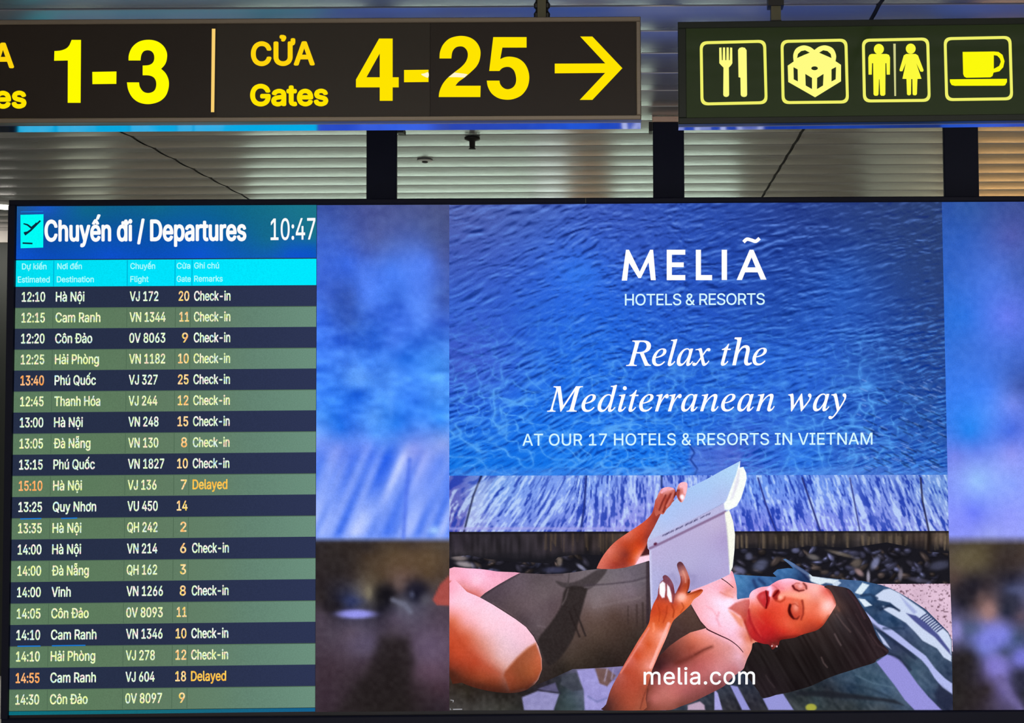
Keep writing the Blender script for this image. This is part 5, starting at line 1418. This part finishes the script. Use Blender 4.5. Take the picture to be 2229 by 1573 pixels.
one = curvy(Q1([(533, 297), (603, 297), (600, 765), (504, 765), (505, 450), (403, 452), (405, 380), (450, 376), (490, 362), (515, 338)]), (0, 1, 2, 3, 4, 5, 6))
dash = Q1([(687, 535), (867, 532), (866, 624), (688, 626)])
top3 = arc(1102, 412, 98, 73, 190, 395, 14)
three = [stroke(Q1([(1001, 450), (1004, 405), (1030, 358), (1065, 339), (1102, 334), (1142, 340), (1174, 360), (1194, 395), (1194, 440), (1174, 480), (1140, 505), (1105, 521)]), 26.5),
         stroke(Q1([(1062, 524), (1110, 524), (1160, 542), (1195, 580), (1206, 630), (1194, 682), (1160, 716), (1105, 732), (1055, 722), (1015, 690), (996, 650), (990, 614)]), 26.0)]
three[0] = curvy(Q1([(957, 450), (960, 405), (985, 350), (1035, 310), (1100, 296), (1165, 306), (1215, 340), (1242, 390), (1242, 440), (1228, 480), (1200, 512), (1235, 548), (1256, 600), (1254, 660), (1230, 718), (1180, 758), (1105, 775), (1035, 762), (985, 725), (955, 670), (945, 613), (1035, 613), (1042, 648), (1068, 682), (1105, 692), (1142, 680), (1160, 652), (1162, 610), (1146, 578), (1112, 562), (1062, 560), (1062, 488), (1108, 484), (1136, 468), (1148, 440), (1145, 405), (1128, 382), (1100, 374), (1070, 382), (1052, 410), (1046, 450)]), (0, 10, 20, 21, 30, 31, 40))
shape('gate_range_text', GS, [one, dash, three[0]], Y1, gate, OFF)
shape('divider_bar', GS, [[(461.2, 62.5), (468.8, 62.5), (466.3, 244), (459.2, 244)]], Y4, gate, OFF)
four = [Q2([(1112, 287), (1213, 287), (1213, 575), (1258, 575), (1258, 650), (1213, 650), (1213, 750), (1117, 750), (1117, 650), (940, 650), (940, 592)]), Q2([(1117, 575), (1018, 575), (1117, 398)])]
dash2 = Q2([(1298, 521), (1480, 519), (1480, 610), (1298, 612)])
two = curvy(Q2([(1562, 435), (1566, 385), (1590, 330), (1640, 285), (1718, 267), (1790, 280), (1840, 318), (1866, 375), (1862, 440), (1840, 490), (1800, 532), (1750, 575), (1705, 608), (1680, 638), (1868, 638), (1866, 722), (1556, 722), (1562, 680), (1584, 628), (1620, 582), (1670, 540), (1722, 500), (1756, 462), (1772, 420), (1768, 380), (1745, 352), (1715, 345), (1682, 354), (1658, 385), (1650, 435)]), (0, 13, 14, 15, 16, 29))
five = curvy(Q3([(252, 276), (500, 276), (500, 354), (320, 354), (304, 440), (340, 425), (385, 422), (440, 436), (485, 472), (512, 525), (520, 585), (506, 650), (465, 706), (408, 735), (350, 742), (290, 730), (240, 695), (212, 645), (204, 600), (298, 600), (305, 628), (328, 654), (360, 664), (396, 652), (418, 622), (422, 578), (408, 528), (380, 502), (348, 498), (318, 508), (298, 528), (222, 528)]), (0, 1, 2, 3, 4, 18, 19, 30, 31))
shape('gate_range_text', GS, [four, dash2, two, five], Y2, gate, OFF)
shape('painted_bright_spot', GS, [spline(Q2([(1425, 552), (1450, 546), (1479, 538), (1479, 576), (1450, 570)]), 3), Q2([(1628, 574), (1672, 540), (1742, 548), (1772, 553), (1748, 577), (1690, 574)])], HOT, gate, OFF + 0.0004)  # patches paint a bright spot of light over dash and digit
shape('arrow_symbol', GS, [[(1263, 79.5), (1289.5, 79.5), (1354.7, 148.3), (1289.5, 217.3), (1262, 217.3), (1317.3, 158.6), (1207.6, 159.5), (1207.6, 138.5), (1317.6, 138)]], Y2, gate, OFF)
# hangers with rope clips
for px_ in (1177, -250):
    a_ = GS.loc(px_, 20)[0]
    mb = MB()
    mb.pbox(GS, a_ - 0.011, a_ + 0.011, gz1 - 0.001, CEIL - 0.005, 0.03, 0.05)
    hg = mb.build('hanger', M_olive, gate)
    mb = MB()
    for sgn in (-1, 1):
        for zz in (0.020, 0.045, 0.07):
            mb.lathe(GS.world(a_ + sgn * 0.0145, gz1 - 0.003 + zz, 0.038), [(0.001, -0.009), (0.006, -0.006), (0.007, 0.004), (0.003, 0.010)], 10)
        mb.lathe(GS.world(a_ + sgn * 0.0135, gz1, 0.038), [(0.003, 0.0), (0.003, CEIL - 0.006 - gz1)], 8)
    mb.build('rope_clip', M_dark, hg)
for px_ in (385, 703, 1340):
    a_ = GS.loc(px_, 40)[0]
    mb = MB()
    mb.lathe(GS.world(a_, gz1 - 0.0005, 0.045), [(0.009, 0), (0.008, 0.004), (0.003, 0.0045)], 12)
    mb.build('top_screw', M_dark, gate)

# ================================================================== PICTOGRAM SIGN
PSG = Plane(2.8, math.radians(-1.15))
# keep the near edge in step with the gate sign: turn about the sign's own left end
sx1, sz1 = PSG.loc(1475.5, 47.5)
_, sz0 = PSG.loc(1476, 270)
sx2 = PSG.loc(2420, 150)[0]
c0 = PSG.world((sx1 + sx2) / 2, sz0, 0.03)
pic = empty('pictogram_sign', c0, 'dark green hanging sign with yellow fork, gift box, toilet and coffee cup pictograms', 'sign')
fz = 0.0165
mb = MB()
mb.pbox(PSG, sx1, sx2, sz1 - fz, sz1, 0, 0.03, 0.0015)
mb.pbox(PSG, sx1, sx2, sz0, sz0 + fz, 0, 0.03, 0.0015)
mb.pbox(PSG, sx1, sx1 + fz * 1.25, sz0 + fz, sz1 - fz, 0, 0.03, 0.0015)
mb.pbox(PSG, sx2 - fz * 1.25, sx2, sz0 + fz, sz1 - fz, 0, 0.03, 0.0015)
mb.build('sign_frame', M_gframe, pic)
mb = MB()
mb.pbox(PSG, sx1 + 0.0005, sx2 - 0.0005, sz0 - 0.0008, sz1 - 0.001, 0.030, 0.062)
mb.build('sign_housing', M_polish, pic)
mb = MB()
mb.pbox(PSG, sx1 + fz * 1.25, sx2 - fz * 1.25, sz0 + fz, sz1 - fz, 0.003, 0.029)
mb.build('face_panel', M_gface, pic)
PO = -0.0024
G1 = glow_mat('backlit_pale_yellow', (255, 252, 130), 1.0)
G2 = glow_mat('backlit_lime_yellow', (252, 250, 60), 1.0)
G3 = glow_mat('backlit_full_yellow', (252, 250, 12), 1.0)
GL = glow_mat('backlit_border_yellow', (240, 240, 105), 1.0)
GD = glow_mat('backlit_grey_yellow', (206, 206, 135), 1.0)


def ring(c, w, r):
    c = np.array(c, float)
    ctr = c.mean(0)
    inn = [p + np.sign(ctr - p) * w for p in c]
    return [round_rect(c, r), round_rect(inn, r - w * 0.6)]


def K4(l): return [(x / 3.42 + 1400, y / 3.42) for x, y in l]
def K5(l): return [(x / 3.418 + 1780, y / 3.418) for x, y in l]


fork = K4([(566, 355), (583, 353), (586, 448), (592, 448), (594, 353), (610, 353), (612, 448), (619, 448), (621, 353), (637, 353), (639, 448), (645, 448), (647, 353), (663, 355), (664, 470), (655, 485), (638, 503), (640, 705), (634, 717), (618, 722), (602, 717), (596, 705), (598, 503), (580, 485), (567, 470)])
knife = K4([(706, 372), (716, 357), (736, 351), (758, 356), (770, 374), (774, 705), (768, 718), (750, 722), (733, 717), (726, 705), (724, 578), (710, 574)])
s_fk = shape('restaurant_pictogram', PSG, [fork, knife], G1, pic, PO)
gift = [curvy(K4([(1076, 488), (1120, 458), (1118, 405), (1140, 360), (1190, 338), (1240, 348), (1275, 372), (1312, 346), (1360, 338), (1412, 360), (1436, 410), (1432, 455), (1473, 482), (1473, 605), (1280, 724), (1080, 610)]), (0, 1, 6, 11, 12, 13, 14, 15)),
        K4([(1146, 432), (1152, 402), (1176, 380), (1206, 374), (1240, 392), (1200, 408)]), K4([(1402, 432), (1396, 402), (1372, 380), (1340, 374), (1310, 392), (1352, 410)]),
        arc(*K4([(1276, 508)])[0], 7.2, 4.2, 0, 342, 18),
        K4([(1119, 500), (1150, 516), (1152, 606), (1121, 590)]), K4([(1207, 550), (1257, 580), (1257, 663), (1210, 636)]), K4([(1295, 580), (1343, 550), (1339, 636), (1294, 663)]), K4([(1402, 516), (1436, 498), (1433, 590), (1402, 606)])]
s_gf = shape('gift_pictogram', PSG, [gift], G1, pic, PO)
man = [arc(*K5([(455, 365)])[0], 11.0, 11.4, 0, 345, 22),
       K5([(400, 401), (512, 401), (530, 408), (538, 428), (537, 555), (513, 555), (511, 470), (504, 470), (503, 702), (494, 712), (472, 712), (464, 702), (460, 590), (456, 590), (452, 702), (444, 712), (424, 712), (415, 702), (412, 470), (404, 470), (402, 555), (378, 555), (376, 428), (384, 408)])]
woman = [arc(*K5([(692, 362)])[0], 10.8, 11.2, 0, 345, 22),
         K5([(658, 401), (728, 401), (746, 412), (788, 522), (782, 534), (764, 532), (733, 470), (772, 586), (742, 587), (738, 700), (730, 709), (712, 708), (706, 700), (704, 588), (696, 588), (694, 700), (686, 709), (670, 708), (664, 700), (660, 587), (630, 586), (655, 470), (630, 530), (612, 530), (608, 520), (640, 412)])]
s_wc = shape('toilet_pictogram', PSG, man + woman, G2, pic, PO)
shape('toilet_divider', PSG, [K5([(562, 325), (580, 325), (583, 714), (570, 714)])], GD, s_wc, PO)
cup = [K5([(1078, 386), (1310, 383), (1345, 386), (1375, 408), (1390, 455), (1380, 500), (1352, 530), (1308, 540), (1300, 566), (1284, 575), (1106, 578), (1090, 570), (1082, 550)]), K5([(1310, 410), (1335, 414), (1355, 435), (1362, 460), (1350, 490), (1310, 512)])]
s_cf = shape('coffee_pictogram', PSG, [cup, K5([(983, 590), (1408, 586), (1408, 610), (1394, 634), (1380, 637), (1020, 638), (996, 632), (984, 610)])], G3, pic, PO)
for s_, c, m in ((s_fk, [(1523, 90), (1667.5, 86.5), (1671, 226.5), (1525, 229.5)], G1), (s_gf, [(1699, 87), (1844.5, 84), (1848, 225), (1701.5, 226.5)], G1), (s_wc, [(1876, 84.5), (2022.5, 81.5), (2026, 221.5), (1878.5, 223)], GL), (s_cf, [(2054, 81), (2201.5, 78), (2205.5, 218), (2057.5, 220)], GL)):
    shape('pictogram_border', PSG, [ring(c, 6.4, 16)], GL, s_, PO)
for px_ in (1691, 2330):
    a_ = PSG.loc(px_, 20)[0]
    mb = MB()
    mb.pbox(PSG, a_ - 0.0125, a_ + 0.0125, sz1 + 0.008, CEIL - 0.005, 0.02, 0.045)
    hg = mb.build('hanger', M_olive, pic)
    mb = MB()
    mb.pbox(PSG, a_ - 0.0135, a_ + 0.0135, sz1 - 0.001, sz1 + 0.008, 0.018, 0.047)
    mb.pbox(PSG, a_ - 0.02, a_ + 0.02, sz1 + 0.045, CEIL - 0.005, 0.015, 0.05)
    mb.build('hanger_foot', M_dark, hg)


# ================================================================== CEILING FITTINGS
def ceil_pt(px, py):
    d = np.array([(px - PX) / F, -(py - PY) / F, -1.0]) @ ROT.T
    k = (CEIL - EYE) / d[2]
    return np.array([0, 0, EYE]) + d * k


p = ceil_pt(1028, 296)
e = empty('sprinkler', p, 'small dark pendant sprinkler head hanging from slatted ceiling under the digits 25', 'sprinkler')
mb = MB()
mb.lathe(p, [(0.010, -0.003), (0.012, -0.006), (0.031, -0.007), (0.030, -0.014), (0.012, -0.020), (0.011, -0.045), (0.008, -0.047)], 20)
mb.build('sprinkler_plate', M_dark, e, True)
mb = MB()
mb.lathe(p, [(0.008, -0.0475), (0.013, -0.049), (0.014, -0.052), (0.004, -0.053)], 16)
mb.build('sprinkler_deflector', M_dark, e, True)
p = ceil_pt(925, 347)
e = empty('ceiling_detector', p, 'tiny pale round detector with dark centre flush in the ceiling beside the sprinkler', 'detector')
mb = MB()
mb.lathe(p, [(0.034, -0.004), (0.032, -0.0065), (0.016, -0.0085), (0.014, -0.0085)], 24)
mb.build('detector_rim', M_white, e, True)
mb = MB()
mb.lathe(p, [(0.013, -0.0098), (0.012, -0.013), (0.008, -0.015), (0.003, -0.0155)], 20)
mb.build('detector_lens', M_dark, e, True)
p = ceil_pt(6, 441)
e = empty('ceiling_lamp', p, 'bright white round lamp in the ceiling beyond the top corner of the departures table', 'lamp')
mb = MB()
mb.lathe(p, [(0.09, -0.005), (0.088, -0.02), (0.072, -0.022), (0.070, -0.014)], 28)
mb.build('lamp_ring', M_white, e, True)
mb = MB()
mb.lathe(p, [(0.069, -0.0205), (0.06, -0.026), (0.03, -0.030), (0.005, -0.031)], 28)
lm = glow_mat('lamp_white', (255, 250, 240), 9.0)
mb.build('lamp_diffuser', lm, e, True)

# wall seen past the left edge of the screen, with a dark doorway
PL = Plane(6.6, 0)
ax = PL.loc(60, 500)[0]
zd = PL.loc(10, 527)[1]
mb = MB()
mb.box((-4.6, 6.6, zd), (ax, 6.72, CEIL + 0.011))
mb.box((-4.6, 6.6, 0), (-4.4, 6.72, zd))
struct(mb.build('wall_left', surf_mat('pale_side_wall', (205, 200, 194), rough=0.8)))
mb = MB()
mb.box((-4.4, 6.64, 0), (ax, 6.70, zd))
struct(mb.build('door_1', surf_mat('dark_door_panel', (34, 40, 36), rough=0.6)))
